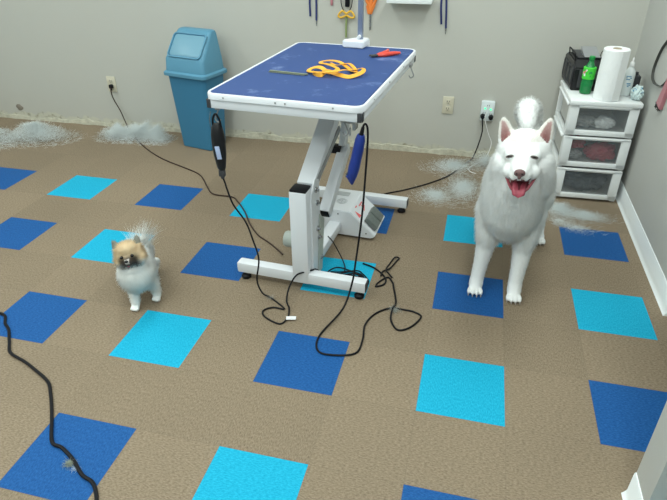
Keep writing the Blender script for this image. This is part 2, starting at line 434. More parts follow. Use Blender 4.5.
# control box with pedals
cb = [(-.09, .012), (.195, .012), (.215, .03), (.075, .155), (-.09, .155)]
bm = new(); prism(bm, [(x+.02, z) for x, z in cb], 'y', .075, .315, .004)
CB = obj('control_box', bm, 'white', T)
bm = new(); box(bm, (.0, .275, .1565), (.075, .045, .003), .001); obj('box_opening', bm, 'print_', CB)
sl = V((.140, 0, -.125)).normalized(); nl = V((.125, 0, .140)).normalized()
org = V((.095, 0, .155))
mt = Matrix((sl, V((0, 1, 0)), nl)).transposed().to_4x4()
for y in (.140, .222):
    bm = new(); box(bm, org+sl*.13+V((0, y, 0))+nl*.016, (.080, .072, .03), .006, mt)
    for q in range(4): box(bm, org+sl*(.10+q*.019)+V((0, y, 0))+nl*.032, (.004, .06, .003), 0, mt)
    obj('pedal', bm, 'pedal', CB)
# red printed arrow triangles with letters' bars
def quad_print(parent, pts, m, nm):
    bm = new()
    for poly in pts:
        vs = [bm.verts.new(org+sl*u_+V((0, v_, 0))+nl*.0012) for u_, v_ in poly]
        f = bm.faces.new(vs); e = bmesh.ops.extrude_face_region(bm, geom=[f]); bmesh.ops.translate(bm, vec=nl*.0006, verts=[g for g in e['geom'] if isinstance(g, bmesh.types.BMVert)])
    return obj(nm, bm, m, parent)
quad_print(CB, [[(.02, .115), (.062, .098), (.062, .132)], [(.01, .145), (.016, .145), (.016, .17), (.01, .17)]], 'red', 'printed_arrow')
quad_print(CB, [[(.022, .185), (.028, .185), (.028, .24), (.022, .24)], [(.028, .205), (.055, .205), (.055, .212), (.028, .212)], [(.028, .227), (.046, .227), (.046, .234), (.028, .234)], [(.06, .19), (.066, .19), (.05, .235), (.045, .235)]], 'red', 'printed_arrow')
bm = new()
for rr in (.022, .03):
    tube(bm, [(.02+rr*math.cos(a_)*.9, .185+rr*math.sin(a_), .1562) for a_ in [2*PI*i/10 for i in range(10)]], .0012, 3, 4, True)
box(bm, (.02, .185, .1562), (.03, .003, .001)); box(bm, (.02, .185, .1562), (.003, .03, .001))
obj('printed_symbol', bm, 'print_', CB)
for x, z in ((.03, .135), (.185, .04)):
    bm = new(); cyl(bm, (x, .0735, z), (x, .0762, z), .004, seg=10); obj('screw', bm, 'darkgrey', CB)

# grooming arm clamped to the back edge
AO = V((.025, .50, .86))
def sh(bm): bmesh.ops.translate(bm, vec=AO, verts=bm.verts[:]); return bm
bm = new(); box(bm, (-.004, .005, .40), (.026, .026, .72), .003); A = obj('grooming_arm', sh(bm), 'armpost', T)
bm = new(); prism(bm, [(-.085, -.05), (.028, -.06), (.034, -.01), (.034, .05), (-.03, .05), (-.085, -.03)], 'z', .040, .075, .005); box(bm, (-.002, .052, .0), (.07, .02, .12), .004); box(bm, (-.002, .012, -.056), (.07, .09, .016), .004)
obj('clamp', sh(bm), 'clampwhite', A)
bm = new(); cyl(bm, (-.004, .0, .09), (-.004, -.035, .09), .008, seg=12); obj('thumb_screw', sh(bm), 'clampwhite', A)

# ---------------------------------------------------------------- things on the table
ZT = .898
bm = new()
lp = [(-.012, .651, .004), (.031, .612, .006), (.052, .648, .014), (.110, .640, .004), (.159, .621, .004), (.201, .664, .014), (.196, .712, .02), (.150, .70, .012), (.129, .745, .006), (.069, .815, .016), (.010, .863, .010), (-.026, .850, .006), (-.004, .76, .02), (.04, .72, .026), (.09, .69, .016), (.06, .66, .006), (.01, .70, .016), (-.03, .72, .008), (-.04, .68, .004), (.0, .64, .01), (.08, .625, .018), (.13, .66, .022), (.17, .69, .008), (.12, .78, .02), (.06, .79, .008), (.03, .80, .014)]
sweep(bm, spline([(x, y, z+ZT+.004) for x, y, z in lp], 6), [(-.0014, -.0088), (.0014, -.0088), (.0014, .0088), (-.0014, .0088)])
tag(obj('lead', bm, 'orange'), 'tangled orange yellow strap lead lying on the blue table mat', 'leash')
CT = thing('comb', 'thin dull metal comb lying on the blue table mat', 'comb', (-.123, .645, ZT), math.radians(-9))
bm = new(); box(bm, (0, .004, .004), (.185, .008, .006), .002); obj('comb_spine', bm, 'comb', CT)
bm = new()
for i in range(44): box(bm, (-.088+i*.004, -.009, .003), (.0012, .02, .0014))
obj('comb_teeth', bm, 'comb', CT)
NP = thing('nail_clipper', 'red handled pet nail clippers lying open on the table mat', 'nail clippers', (.2, 1.045, ZT), 0)
for pts in ([(0, 0, .008), (.035, .012, .010), (.07, .045, .010), (.10, .068, .009)], [(0, .004, .008), (.025, .045, .010), (.035, .085, .010), (.03, .125, .009)]):
    bm = new(); sweep(bm, spline(pts, 5), circ(.0085, 8), scale=[.65+.6*math.sin(PI*min(1, .15+i/18)) for i in range(16)]); obj('handle', bm, 'redgrip', NP)
bm = new(); ball(bm, (-.008, -.006, .008), .012, (1.2, 1, .5), 2); box(bm, (-.024, -.010, .008), (.03, .012, .008), .003, Matrix.Rotation(.3, 4, 'Z')); box(bm, (-.016, -.022, .008), (.026, .010, .008), .003, Matrix.Rotation(.9, 4, 'Z')); obj('jaw', bm, 'darkgrey', NP)

# ---------------------------------------------------------------- hanging clippers
# black one, front left corner
K1 = K = thing('hair_clipper', 'black hair clipper with pale label hanging below the table front left corner', 'clipper', (-.303, .262, .5565), 0)
tilt = Matrix.Rotation(math.radians(3), 4, 'Y')
bm = new()
lathe(bm, [(.010, 0), (.016, .01), (.019, .03), (.024, .07), (.026, .12), (.025, .155), (.020, .185), (.012, .2)], (0, 0, .03), 20); bmesh.ops.scale(bm, vec=(1.12, .9, 1), verts=bm.verts[:]); obj('clipper_body', bm, 'black_pl', K)
bm = new(); box(bm, (.004, -.023, .115), (.02, .003, .055), .001, Matrix.Rotation(-.12, 4, 'Y')); obj('label_plate', bm, 'labelp', K)
bm = new(); box(bm, (0, 0, .018), (.026, .018, .03), .003); cyl(bm, (0, 0, -.006), (0, 0, .006), .008, seg=10); obj('clipper_head', bm, 'darkgrey', K)
bm = new(); tube(bm, [(-.016, 0, .205), (-.014, 0, .245), (0, 0, .268), (.014, 0, .245), (.02, 0, .195), (.022, 0, .15)], .0045); obj('hanging_loop', bm, 'black', K)
bm = new(); tube(bm, [(-.022, 0, .19), (-.028, 0, .24), (-.02, 0, .275)], .0012, 5, 6); obj('wire_clip', bm, 'steel', K)
# blue one, front right
K = thing('hair_clipper', 'blue hair clipper hanging blade down at the table front right corner', 'clipper', (.269, .262, .592), 0)
bm = new()
prof = [(V((-.019, 0, -.012)), .004), (V((-.021, 0, .005)), .013), (V((-.020, 0, .025)), .020), (V((-.012, 0, .06)), .0225), (V((-.004, 0, .10)), .021), (V((.004, 0, .14)), .021), (V((.010, 0, .175)), .0195), (V((.013, 0, .195)), .014)]
sweep(bm, [p for p, r in prof], circ(1, 14), scale=[r for p, r in prof], up=V((0, 1, 0))); obj('clipper_body', bm, 'bluegrip', K)
bm = new(); box(bm, (-.030, -.004, .024), (.020, .024, .018), .004, Matrix.Rotation(.9, 4, 'Y')); obj('clipper_head', bm, 'bluegrip', K)
bm = new(); box(bm, (-.041, -.004, .028), (.006, .02, .012), .001); obj('blade', bm, 'steel', K)
bm = new(); cyl(bm, (.013, 0, .19), (.020, 0, .225), .009, .006, 12); obj('strain_relief', bm, 'black', K)
cord('clipper_cord', [(.289, .262, .814), (.292, .262, .826), (.300, .262, .829), (.307, .262, .806), (.308, .258, .735), (.306, .24, .62), (.300, .24, .50), (.290, .24, .38), (.275, .24, .24), (.262, .235, .13), (.235, .17, .03)]
     + fl([(.176, .009), (.191, -.083), (.247, -.099), (.341, -.068), (.354, .020), (.345, .117), (.372, .201), (.429, .256), (.495, .260), (.540, .253), (.569, .224), (.532, .145), (.483, .117), (.446, .176)])
     + [(.442, .248, .012)] + fl([(.448, .306), (.42, .42), (.409, .458), (.379, .494), (.343, .438), (.338, .404)]), .0042, 'black', '', parent=K)
BC = cord('clipper_cord', [(-.303, .262, .556), (-.293, .258, .53), (-.283, .25, .504), (-.262, .25, .436), (-.214, .25, .36), (-.188, .25, .273), (-.164, .24, .184), (-.175, .225, .08), (-.15, .215, .02)]
     + fl([(-.107, .207), (-.022, .143), (-.075, .142), (-.109, .107), (-.083, .067), (-.008, .039), (.010, .093), (-.005, .155), (-.031, .202)]) + [(-.035, .255, .04), (-.012, .292, .085), (.02, .31, .097), (.05, .34, .094), (.062, .385, .07), (.09, .42, .012), (.16, .42, .006), (.25, .40, .006), (.30, .41, .006)],
     .0038, 'black', '', parent=K1)
bm = new(); box(bm, (.028, .082, .010), (.042, .022, .0015), 0, Matrix.Rotation(.25, 4, 'Z')); bmesh.ops.translate(bm, vec=(0, 0, .0), verts=bm.verts[:]); ct = obj('warning_tag', bm, 'tag', BC); ct.matrix_parent_inverse = BC.matrix_parent_inverse.inverted() @ Matrix.Identity(4); ct.matrix_parent_inverse = Matrix.Identity(4)
# bundled cord on the right of the front foot
bm = new()
tube(bm, fl([(.241, .588), (.302, .561), (.355, .510), (.377, .463), (.369, .427), (.338, .405)]), .0042)
tube(bm, [(.348, .491, .010), (.350, .536, .008), (.379, .570, .008), (.398, .640, .006), (.409, .672, .008), (.388, .676, .008), (.372, .615, .008), (.363, .548, .012), (.383, .517, .01), (.401, .495, .006)], .0038)
tag(obj('cord_bundle', bm, 'black'), 'doubled black cord end knotted beside the front foot of the table', 'cord')
bm = new()
for dx, dy in ((0, 0), (.012, .016), (-.008, .03), (.02, .045)):
    tube(bm, [(.085+dx, .425+dy, .010), (.15, .43+dy, .012), (.21+dx, .452+dy, .018), (.26, .44+dy, .012), (.285+dx*.5, .415+dy*.6, .010), (.30, .402+dy*.3, .006)], .0036)
tube(bm, [(.10, .44, .02), (.13, .50, .02), (.2, .5, .01), (.26, .46, .02), (.2, .42, .02)], .0036, closed=True)
tag(obj('cord_bundle', bm, 'black'), 'bunched black cords lying behind the front foot bar', 'cord')
cord('motor_cord', [(.06, .60, .13), (.085, .61, .09), (.13, .585, .03), (.16, .54, .006), (.17, .49, .012)], .003, 'black', '', parent=T)
# brown extension cord from the left outlet
EX = cord('extension_cord', [(-2.068, 2.125, .335), (-2.062, 2.10, .31), (-2.065, 2.115, .24), (-2.03, 2.12, .15), (-1.98, 2.09, .06)] + fl([(-1.912, 2.031), (-1.726, 1.848), (-1.55, 1.70), (-1.378, 1.586), (-1.175, 1.488), (-1.024, 1.403), (-.905, 1.253), (-.818, 1.154), (-.687, 1.141), (-.625, 1.085), (-.536, .973), (-.46, .85), (-.367, .736), (-.289, .678), (-.22, .62)]) + [(-.17, .565, .012)], .0042, 'brown', 'brown extension cord running from the left outlet across the tan floor')
cord('cable', [(.748, 2.105, .30), (.752, 2.09, .27), (.760, 2.115, .20), (.745, 2.12, .10), (.72, 2.09, .02)] + fl([(.691, 2.034), (.585, 1.781), (.470, 1.624), (.328, 1.484), (.225, 1.405), (.14, 1.30), (.11, 1.262)]), .0042, 'black', 'black power cord running from the white adapter towards the table base')
cord('charger_cord', [(.775, 2.10, .345), (.765, 2.085, .30), (.80, 2.09, .2), (.83, 2.10, .12), (.80, 2.06, .03), (.74, 2.0, .006), (.70, 1.92, .006), (.715, 1.86, .006), (.75, 1.84, .006)], .0024, 'whitep', 'thin white charger cord hanging from the white adapter')
cord('floor_cord', fl([(-1.36, -.17), (-1.275, -.181), (-1.222, -.180), (-1.185, -.194), (-1.150, -.235), (-1.105, -.267), (-1.045, -.335), (-.994, -.388), (-.903, -.419), (-.834, -.448), (-.743, -.492), (-.689, -.547), (-.645, -.60), (-.608, -.648), (-.545, -.730), (-.498, -.743), (-.434, -.775), (-.371, -.818), (-.326, -.833), (-.293, -.861), (-.255, -.913), (-.221, -.969), (-.18, -1.1)], .006), .0062, 'black', 'thick black cord crossing the blue tile nearest the camera')

# ---------------------------------------------------------------- outlets
def outlet(x, z, label, plug=False):
    t = thing('wall_outlet', label, 'outlet', (x, BW, z))
    bm = new(); box(bm, (0, -.004, 0), (.074, .008, .118), .003); obj('cover_plate', bm, 'almond', t)
    for s in (-1, 1):
        bm = new(); box(bm, (0, -.009, s*.024), (.032, .005, .03), .003)
        r = obj('receptacle', bm, 'almond', t)
        bm = new()
        for q in (-1, 1): box(bm, (q*.007, -.0118, s*.024+.004), (.0035, .001, .011))
        cyl(bm, (0, -.0113, s*.024-.008), (0, -.0123, s*.024-.008), .003, seg=8); obj('slot', bm, 'slot', r)
    bm = new(); cyl(bm, (0, -.008, 0), (0, -.0095, 0), .0035, seg=10); obj('screw', bm, 'print_', t)
    return t
outlet(-2.075, .347, 'almond wall outlet with a black plug and brown cord', True)
outlet(.511, .357, 'empty almond wall outlet right of the grooming table')
bm = new(); box(bm, (-2.070, BW-.026, .335), (.028, .028, .03), .006); cyl(bm, (-2.070, BW-.03, .325), (-2.068, BW-.028, .305), .007, .005, 12)
obj('plug', bm, 'black', EX)
AD = thing('outlet_adapter', 'white multi outlet adapter with green lights on the back wall beside the white dog', 'outlet adapter', (.775, BW, .335))
bm = new(); box(bm, (0, -.016, .005), (.088, .032, .135), .008); obj('adapter_body', bm, 'outwhite', AD)
for x, z in ((-.016, .025), (.020, .02)):
    bm = new(); cyl(bm, (x, -.030, z), (x, -.0345, z), .006, seg=12); obj('indicator_light', bm, 'led', AD)
for x, z in ((.002, .045), (-.02, -.005), (.024, -.012)):
    bm = new()
    for q in (-1, 1): box(bm, (x+q*.006, -.0325, z), (.003, .002, .01))
    obj('slot', bm, 'slot', AD)
for x, z, l in ((-.026, -.028, 'black plug at the lower left of the white adapter'), (.028, -.032, 'round black plug at the lower right of the white adapter')):
    bm = new(); cyl(bm, (.775+x, BW-.032, .335+z), (.775+x, BW-.062, .335+z), .017, .013, 16)
    tag(obj('power_plug', bm, 'black'), l, 'plug')

# ---------------------------------------------------------------- trash can
CR = math.radians(-13)
B = thing('trash_can', 'blue plastic swing top trash can standing against the back wall', 'trash can', (-1.238, 1.94, 0), CR)
def loft(bm, rings, cap0=True, cap1=True):
    R = [[bm.verts.new(p) for p in r] for r in rings]; n = len(R[0])
    for A_, B_ in zip(R, R[1:]):
        for k in range(n): bm.faces.new((A_[k], A_[(k+1) % n], B_[(k+1) % n], B_[k]))
    if cap0: bm.faces.new(R[0][::-1])
    if cap1: bm.faces.new(R[-1])
def rr3(w, d, r, z, cy=0): return [(x, y+cy, z) for x, y in rrect(w, d, r, 5)]
bm = new(); loft(bm, [rr3(.126, .088, .02, 0), rr3(.132, .094, .022, .006), rr3(.162, .119, .03, .53)]); obj('can_body', bm, 'can', B)
bm = new(); loft(bm, [rr3(.172, .128, .03, .522), rr3(.184, .140, .034, .526), rr3(.184, .140, .034, .546), rr3(.172, .128, .032, .556)]); obj('rim', bm, 'canlid', B)
# hood: side profile (y, z), sloped front
bm = new()
def hood_ring(z, w, y0, y1, r): return [(x, (y0+y1)/2+y, z) for x, y in rrect(w, (y1-y0)/2, r, 5)]
loft(bm, [hood_ring(.55, .170, -.124, .122, .03), hood_ring(.635, .165, -.116, .118, .03), hood_ring(.645, .163, -.110, .117, .03), hood_ring(.79, .146, .010, .108, .03), hood_ring(.806, .141, .028, .102, .028), hood_ring(.812, .128, .04, .09, .02)])
obj('hood', bm, 'canlid', B)
# swing flap on slope, framed by a raised lip
p0 = V((0, -.108, .650)); p1 = V((0, .006, .787)); up_ = (p1-p0).normalized(); nn = V((0, -up_.z, up_.y))
mm = Matrix((V((1, 0, 0)), up_, nn)).transposed().to_4x4()
cen = (p0+p1)/2
bm = new(); loft(bm, [[cen+mm.to_3x3() @ V((x, y, z)) for x, y in rrect(w, h, .02, 5)] for w, h, z in ((.127, .078, -.004), (.127, .078, .0035), (.123, .074, .0055))]); obj('swing_flap', bm, 'canflap', B)
bm = new(); sweep(bm, [cen+mm.to_3x3() @ V((x, y, .004)) for x, y in rrect(.137, .087, .024, 5)], [(-.005, -.005), (.005, -.005), (.004, .005), (-.004, .005)], closed=True); obj('flap_surround', bm, 'canlid', B)
bm = new(); sweep(bm, [cen+mm.to_3x3() @ V((x, y, .002)) for x, y in rrect(.1295, .0805, .021, 5)], [(-.0018, -.004), (.0018, -.004), (.0018, .0025), (-.0018, .0025)], closed=True); obj('flap_gap', bm, 'can', B)

# ---------------------------------------------------------------- drawer tower
DX, DY, DW, DD, DH = 1.383, 1.60, .362, .42, .60
DR = math.radians(2)
S = thing('drawer_tower', 'white plastic three drawer tower with clear fronts in the corner', 'drawer unit', (DX, DY, 0), DR)
Sm = Matrix.Translation((DX, DY, 0)) @ Matrix.Rotation(DR, 4, 'Z')
w2 = DW/2
bm = new()
box(bm, (0, DD/2-.01, DH-.012), (DW+.012, DD+.03, .026), .006)
obj('top_panel', bm, 'drawer', S)
bm = new()
for s in (-1, 1):
    for y in (.018, DD-.018): box(bm, (s*(w2-.014), y+.006, DH/2-.01), (.026, .03, DH-.02), .003)
for z in (.012, .212, .402):
    for s in (-1, 1): box(bm, (s*(w2-.010), DD/2, z), (.022, DD-.01, .022), .003)
    box(bm, (0, DD-.012, z), (DW-.02, .02, .022), .003)
    box(bm, (0, DD/2, z-.004), (DW-.03, DD-.03, .006))
obj('frame', bm, 'drawer', S)
contents = []
for k, z0 in enumerate((.018, .216, .406)):
    h = (.182, .176, .168)[k]
    dr = new()
    # tub
    box(dr, (0, DD/2+.01, z0+.008), (DW-.05, DD-.05, .004))
    for s in (-1, 1): box(dr, (s*(w2-.027), DD/2+.01, z0+h/2-.006), (.004, DD-.05, h-.02), 0)
    box(dr, (0, DD-.02, z0+h/2-.006), (DW-.05, .004, h-.02))
    dd = obj('drawer', dr, 'side', S)
    bm = new(); zc = z0+h/2; y = -.004
    box(bm, (0, y, z0+.012), (DW-.004, .018, .030), .004); box(bm, (0, y, z0+h-.008), (DW-.004, .018, .018), .004)
    for s in (-1, 1): box(bm, (s*(w2-.026), y, zc), (.05, .018, h), .004)
    box(bm, (0, y-.010, z0+h-.004), (DW-.09, .014, .010), .003)
    obj('front_frame', bm, 'drawer', dd)
    bm = new(); box(bm, (0, y, zc), (DW-.09, .003, h-.03)); obj('front_window', bm, 'window', dd)
    bm = new()
    # lipped rail shown at side
    box(bm, (-w2-.006, DD/2-.02, z0+h-.004), (.016, DD-.06, .012), .004); obj('side_rail', bm, 'drawer', dd)
def crumple(name, c, s, m, label, cat, seed, amp=.35, world=None):
    bm = new(); bmesh.ops.create_icosphere(bm, subdivisions=5, radius=1)
    for v in bm.verts:
        n = v.co.normalized(); q = n*2.1+V((seed, seed*2, 0))
        f = 1+amp*(abs(noise.noise(q))*1.5-.45)+amp*.5*(abs(noise.noise(q*2.7))*1.4-.35)
        v.co = n*f
        v.co = V((max(-1, min(1, v.co.x)), max(-1, min(1, v.co.y)), max(-1, min(1, v.co.z))))
        v.co = V((v.co.x*s[0], v.co.y*s[1], v.co.z*s[2]))
    bmesh.ops.translate(bm, vec=c, verts=bm.verts[:]); bmesh.ops.transform(bm, matrix=Sm, verts=bm.verts[:])
    return tag(obj(name, bm, m, smooth=180), label, cat)
crumple('folded_cloth', (0, .105, .095), (.135, .080, .068), 'darkcloth', 'dark grey bundle behind the clear bottom drawer front', 'cloth', 3)
crumple('folded_cloth', (.050, .085, .283), (.088, .060, .050), 'redcloth', 'dark red cloth bundle in the middle drawer at the right', 'cloth', 5)
crumple('folded_cloth', (-.085, .10, .325), (.052, .06, .028), 'redcloth', 'small red cloth bundle in the middle drawer at the left', 'cloth', 9)
crumple('plastic_bag', (-.090, .085, .258), (.045, .05, .026), 'palecloth', 'pale grey crumpled bag at lower left of the middle drawer', 'bag', 12)
crumple('paper_towel_wad', (.04, .09, .452), (.055, .05, .035), 'paper', 'crumpled white paper wad in the top drawer at right', 'paper', 15)
crumple('plastic_bag', (-.065, .13, .445), (.07, .07, .03), 'palecloth', 'grey crumpled bag in the top drawer at left', 'bag', 18)

# ---------------------------------------------------------------- things on the tower
ZS = DH+.001
RO = thing('paper_towel_roll', 'tall white paper towel roll standing on the drawer tower front edge', 'paper towels', (1.384, 1.646, ZS))
bm = new(); H = .268
lathe(bm, [(.022, H-.03), (.022, H-.002), (.028, H), (.062, H), (.066, H-.004), (.0675, H/2), (.067, .004), (.063, 0), (.02, 0)], seg=40)
obj('towel_sheets', bm, 'paper', RO)
bm = new(); lathe(bm, [(.0215, .01), (.0215, H+.001), (.0195, H+.001), (.0195, H-.05), (.001, H-.05)], seg=24); obj('core', bm, 'card', RO)
bm = new(); box(bm, (.038, -.0565, H/2), (.05, .0016, H-.006), 0, Matrix.Rotation(.6, 4, 'Z')); obj('loose_sheet', bm, 'paper', RO)
BO = thing('soda_bottle', 'green plastic soda bottle with bright green label on the drawer tower', 'bottle', (1.286, 1.732, ZS), math.radians(-8))
bm = new(); lathe(bm, [(.020, 0), (.030, .004), (.033, .02), (.031, .032), (.033, .045), (.033, .062), (.0315, .066), (.0315, .118), (.033, .122), (.031, .135), (.022, .158), (.0135, .176), (.0125, .192)], seg=28); obj('bottle_body', bm, 'bottle', BO)
bm = new(); lathe(bm, [(.014, .186), (.0155, .188), (.0155, .204), (.013, .206)], seg=24); obj('cap', bm, 'cap', BO)
bm = new(); seg = 28; lathe(bm, [(.0325, .084), (.0335, .085), (.0340, .145), (.029, .149)], seg=28); obj('label', bm, 'blabel', BO)
def on_cyl(bm, pts, r, lift=.0008):      # pts (angle deg, z) polygon wrapped on a cylinder facing -Y
    for poly in pts:
        outer = [bm.verts.new(((r+lift)*math.sin(math.radians(a_)), -(r+lift)*math.cos(math.radians(a_)), z)) for a_, z in poly]
        bm.faces.new(outer)
bm = new(); on_cyl(bm, [[(-62, .106), (-40, .118), (-18, .133), (-24, .140), (-46, .130), (-64, .120)], [(-44, .100), (-30, .104), (-34, .118), (-46, .112)]], .0345); obj('label_print', bm, 'whitep', BO)
bm = new(); on_cyl(bm, [[(-60, .112), (-54, .112), (-48, .122), (-42, .116), (-38, .116), (-28, .134), (-34, .134), (-40, .123), (-47, .129), (-52, .124)]], .0358); obj('label_print', bm, 'red', BO)
bm = new(); on_cyl(bm, [[(0, .112), (14, .118), (28, .114), (26, .126), (12, .130), (-2, .124)], [(10, .098), (20, .10), (18, .108), (10, .107)]], .0345); obj('label_print', bm, 'cap', BO)
SP = thing('spray_bottle', 'white plastic bottle with blue print behind the paper towel roll', 'bottle', (1.497, 1.735, ZS))
bm = new(); lathe(bm, [(.022, 0), (.028, .004), (.029, .02), (.029, .115), (.026, .135), (.014, .155), (.012, .165)], seg=26); bmesh.ops.scale(bm, vec=(1, .8, 1), verts=bm.verts[:]); obj('bottle_body', bm, 'spray', SP)
bm = new(); lathe(bm, [(.013, .160), (.014, .162), (.012, .18), (.005, .190), (.0045, .205), (.002, .208)], seg=20); obj('nozzle_cap', bm, 'whitep', SP)
bm = new()
for i, (a0, a1, z) in enumerate([(-38, 12, .108), (-36, 20, .100), (-34, 6, .092), (-20, 22, .070), (-14, 24, .062), (-10, 8, .054)]):
    on_cyl(bm, [[(a0, z), (a1, z), (a1, z+.0045), (a0, z+.0045)]], .029)
for v in bm.verts: v.co.y *= .86
obj('label_print', bm, 'bprint', SP)
PK = thing('wipes_pack', 'crumpled pale blue and white wipes pack at the tower right edge', 'pack', (1.542, 1.668, ZS))
bm = new(); bmesh.ops.create_icosphere(bm, subdivisions=4, radius=1)
for v in bm.verts:
    n = v.co.normalized(); f = 1+.5*(abs(noise.noise(n*2.3+V((4, 1, 0))))-.2); v.co = V((n.x*f*.030, n.y*f*.05, max(0, n.z*f*.038+.034)))
obj('wrapper', bm, 'pack', PK)
bm = new()
for k in range(9):
    a_ = random.uniform(0, 2*PI); b2 = random.uniform(.2, 1.1); n = V((math.cos(a_)*math.cos(b2), -abs(math.sin(a_))*math.cos(b2), math.sin(b2)))
    ball(bm, (n.x*.027, n.y*.043, n.z*.035+.034), .008, (1, 1, .8), 1)
obj('printed_patch', bm, 'bprint', PK)
bm = new(); prism(bm, rrect(.024, .03, .008), 'z', 0, .10, .004); lathe(bm, [(.012, .1), (.012, .115), (.006, .118)], (0, 0, 0), 16); bmesh.ops.translate(bm, vec=(1.545, 1.80, ZS), verts=bm.verts[:])
tag(obj('small_bottle', bm, 'darkgrey'), 'small dark container behind the white bottle on the tower', 'bottle')
# black carry case
X0 = thing('carry_case', 'black plastic carry case with wire handle at the tower back left', 'case', (1.285, 1.930, ZS), math.radians(4))
bm = new(); prism(bm, [(-.150, .0), (.150, 0), (.150, .145), (.10, .165), (-.11, .165), (-.150, .125)], 'x', -.085, .085, .006); obj('case_body', bm, 'black_pl', X0)
for y in (-.095, 0, .095):
    bm = new(); sweep(bm, [V((-.087, y+a_, .075+b2)) for a_, b2 in rrect(.038, .05, .012, 4)], [(-.003, -.003), (.003, -.003), (.003, .003), (-.003, .003)], closed=True)
    box(bm, (-.086, y, .075), (.003, .05, .07), .001); obj('side_grille', bm, 'darkgrey', X0)
bm = new(); tube(bm, [(-.078, -.11, .16), (-.085, -.108, .19), (-.085, -.09, .198), (-.085, .05, .198), (-.085, .07, .19), (-.078, .072, .16)], .004, 5); obj('handle', bm, 'black', X0)
bm = new(); box(bm, (.0, .01, .172), (.13, .20, .012), .004); obj('lid_panel', bm, 'darkgrey', X0)
bm = new(); prism(bm, [(-.10, .178), (.02, .178), (.05, .205), (.045, .209)], 'x', -.03, .055, 0); obj('tilted_panel', bm, 'silver', X0)
bm = new(); box(bm, (-.02, -.155, .07), (.07, .006, .10), .002); box(bm, (.05, -.155, .09), (.04, .006, .05), .002); obj('front_grille', bm, 'darkgrey', X0)
bm = new(); tube(bm, [(.06, -.06, .17), (.065, -.06, .20), (.075, -.05, .205), (.085, -.03, .2)], .0022, 4, 6); obj('cable_end', bm, 'black', X0)

# ---------------------------------------------------------------- back wall rail with hung tools
bm = new(); box(bm, (-.05, BW-.009, 1.10), (1.3, .018, .05), .003); o = obj('trim_2', bm, 'base'); o['kind'] = 'structure'
bm = new(); box(bm, (.215, BW-.055, 1.013), (.28, .11, .022), .004); box(bm, (.215, BW-.108, 1.023), (.28, .006, .04), .002); SH = tag(obj('wall_shelf', bm, 'base'), 'small white wall shelf at the top edge right of the grooming arm', 'shelf')
def pegs(x, w=.0):
    return [(x, BW-.018, 1.09), (x, BW-.045, 1.09), (x, BW-.048, 1.10)]
def lead(x0, z0, x1, z1, label, lean=.0):
    t = thing('lead', label, 'leash', (x0, BW-.0062, 1.09), group=None)
    xm = (x0+x1)/2-x0
    bm = new()
    sweep(bm, spline([(0, 0, z0-1.09), (0-lean, .0, -.08), (xm-lean, 0, .0), (x1-x0-lean, 0, -.08), (x1-x0, 0, z1-1.09)], 6), [(-.0015, -.006), (.0015, -.006), (.0015, .006), (-.0015, .006)], up=V((1, 0, 0)))
    obj('strap', bm, 'navy', t)
    bm = new(); cyl(bm, (x1-x0, 0, z1-1.09), (x1-x0, 0, z1-1.125), .004, .002, 10); obj('clip', bm, 'steel', t)
    return t
lead(-.451, .893, -.409, .869, 'pair of navy blue straps hanging on the wall left of the grooming arm')
lead(.418, .873, .449, .850, 'pair of navy blue straps hanging on the wall right of the small shelf', .012)
PB = thing('grooming_brush', 'pink handle end hanging at the top edge beside the left navy straps', 'brush', (-.302, BW-.0085, .965))
bm = new(); sweep(bm, spline([(0, 0, 0), (0, 0, .03), (-.003, 0, .08), (-.004, 0, .12)], 4), circ(.008, 10), scale=[.6, .9, 1, 1, 1, 1, 1, 1, 1, 1, 1, 1, 1]); obj('handle', bm, 'pink', PB)
RK = thing('grooming_rake', 'black handled tool with yellow bow and green stem hanging on the wall', 'grooming tool', (-.2, BW-.0145, .77))
bm = new(); tube(bm, [(-.003, 0, 0), (-.003, 0, .07), (0, 0, .14)], .0065, 4, 10); obj('stem', bm, 'green', RK)
bm = new(); box(bm, (.004, 0, .27), (.03, .016, .16), .006); obj('handle', bm, 'black', RK)
for s in (-1, 1):
    bm = new(); tube(bm, [(0, -.008, .15), (s*.03, -.008, .165), (s*.054, -.008, .135), (s*.035, -.008, .125), (0, -.008, .14)], .0065, 5, 8); obj('bow_loop', bm, 'yellow', RK)
    bm = new(); tube(bm, [(s*.012, -.004, .155), (s*.034, -.004, .20), (s*.036, -.004, .26), (s*.02, -.004, .32)], .003, 5, 8); obj('cord_loop', bm, 'black', RK)
SC = thing('shears', 'orange handled shears hanging point down on the wall by the grooming arm', 'shears', (-.045, BW-.0095, .82))
bm = new(); prism(bm, [(-.001, 0), (.007, .005), (.009, .125), (-.004, .125)], 'y', -.003, .003, .001); obj('blade', bm, 'steel', SC)
for s in (-1, 1):
    bm = new(); tube(bm, [(.002, 0, .11), (.004+s*.012, 0, .15), (.004+s*.03, 0, .185), (.004+s*.036, 0, .23), (.004+s*.02, 0, .25), (.004+s*.008, 0, .21)], .0095, 5, 10, True); obj('handle', bm, 'orangepl', SC)
bm = new(); prism(bm, [(-.016, .10), (.012, .10), (.038, .165), (.006, .17), (-.028, .15)], 'y', -.006, .005, .002); obj('grip_web', bm, 'orangepl', SC)

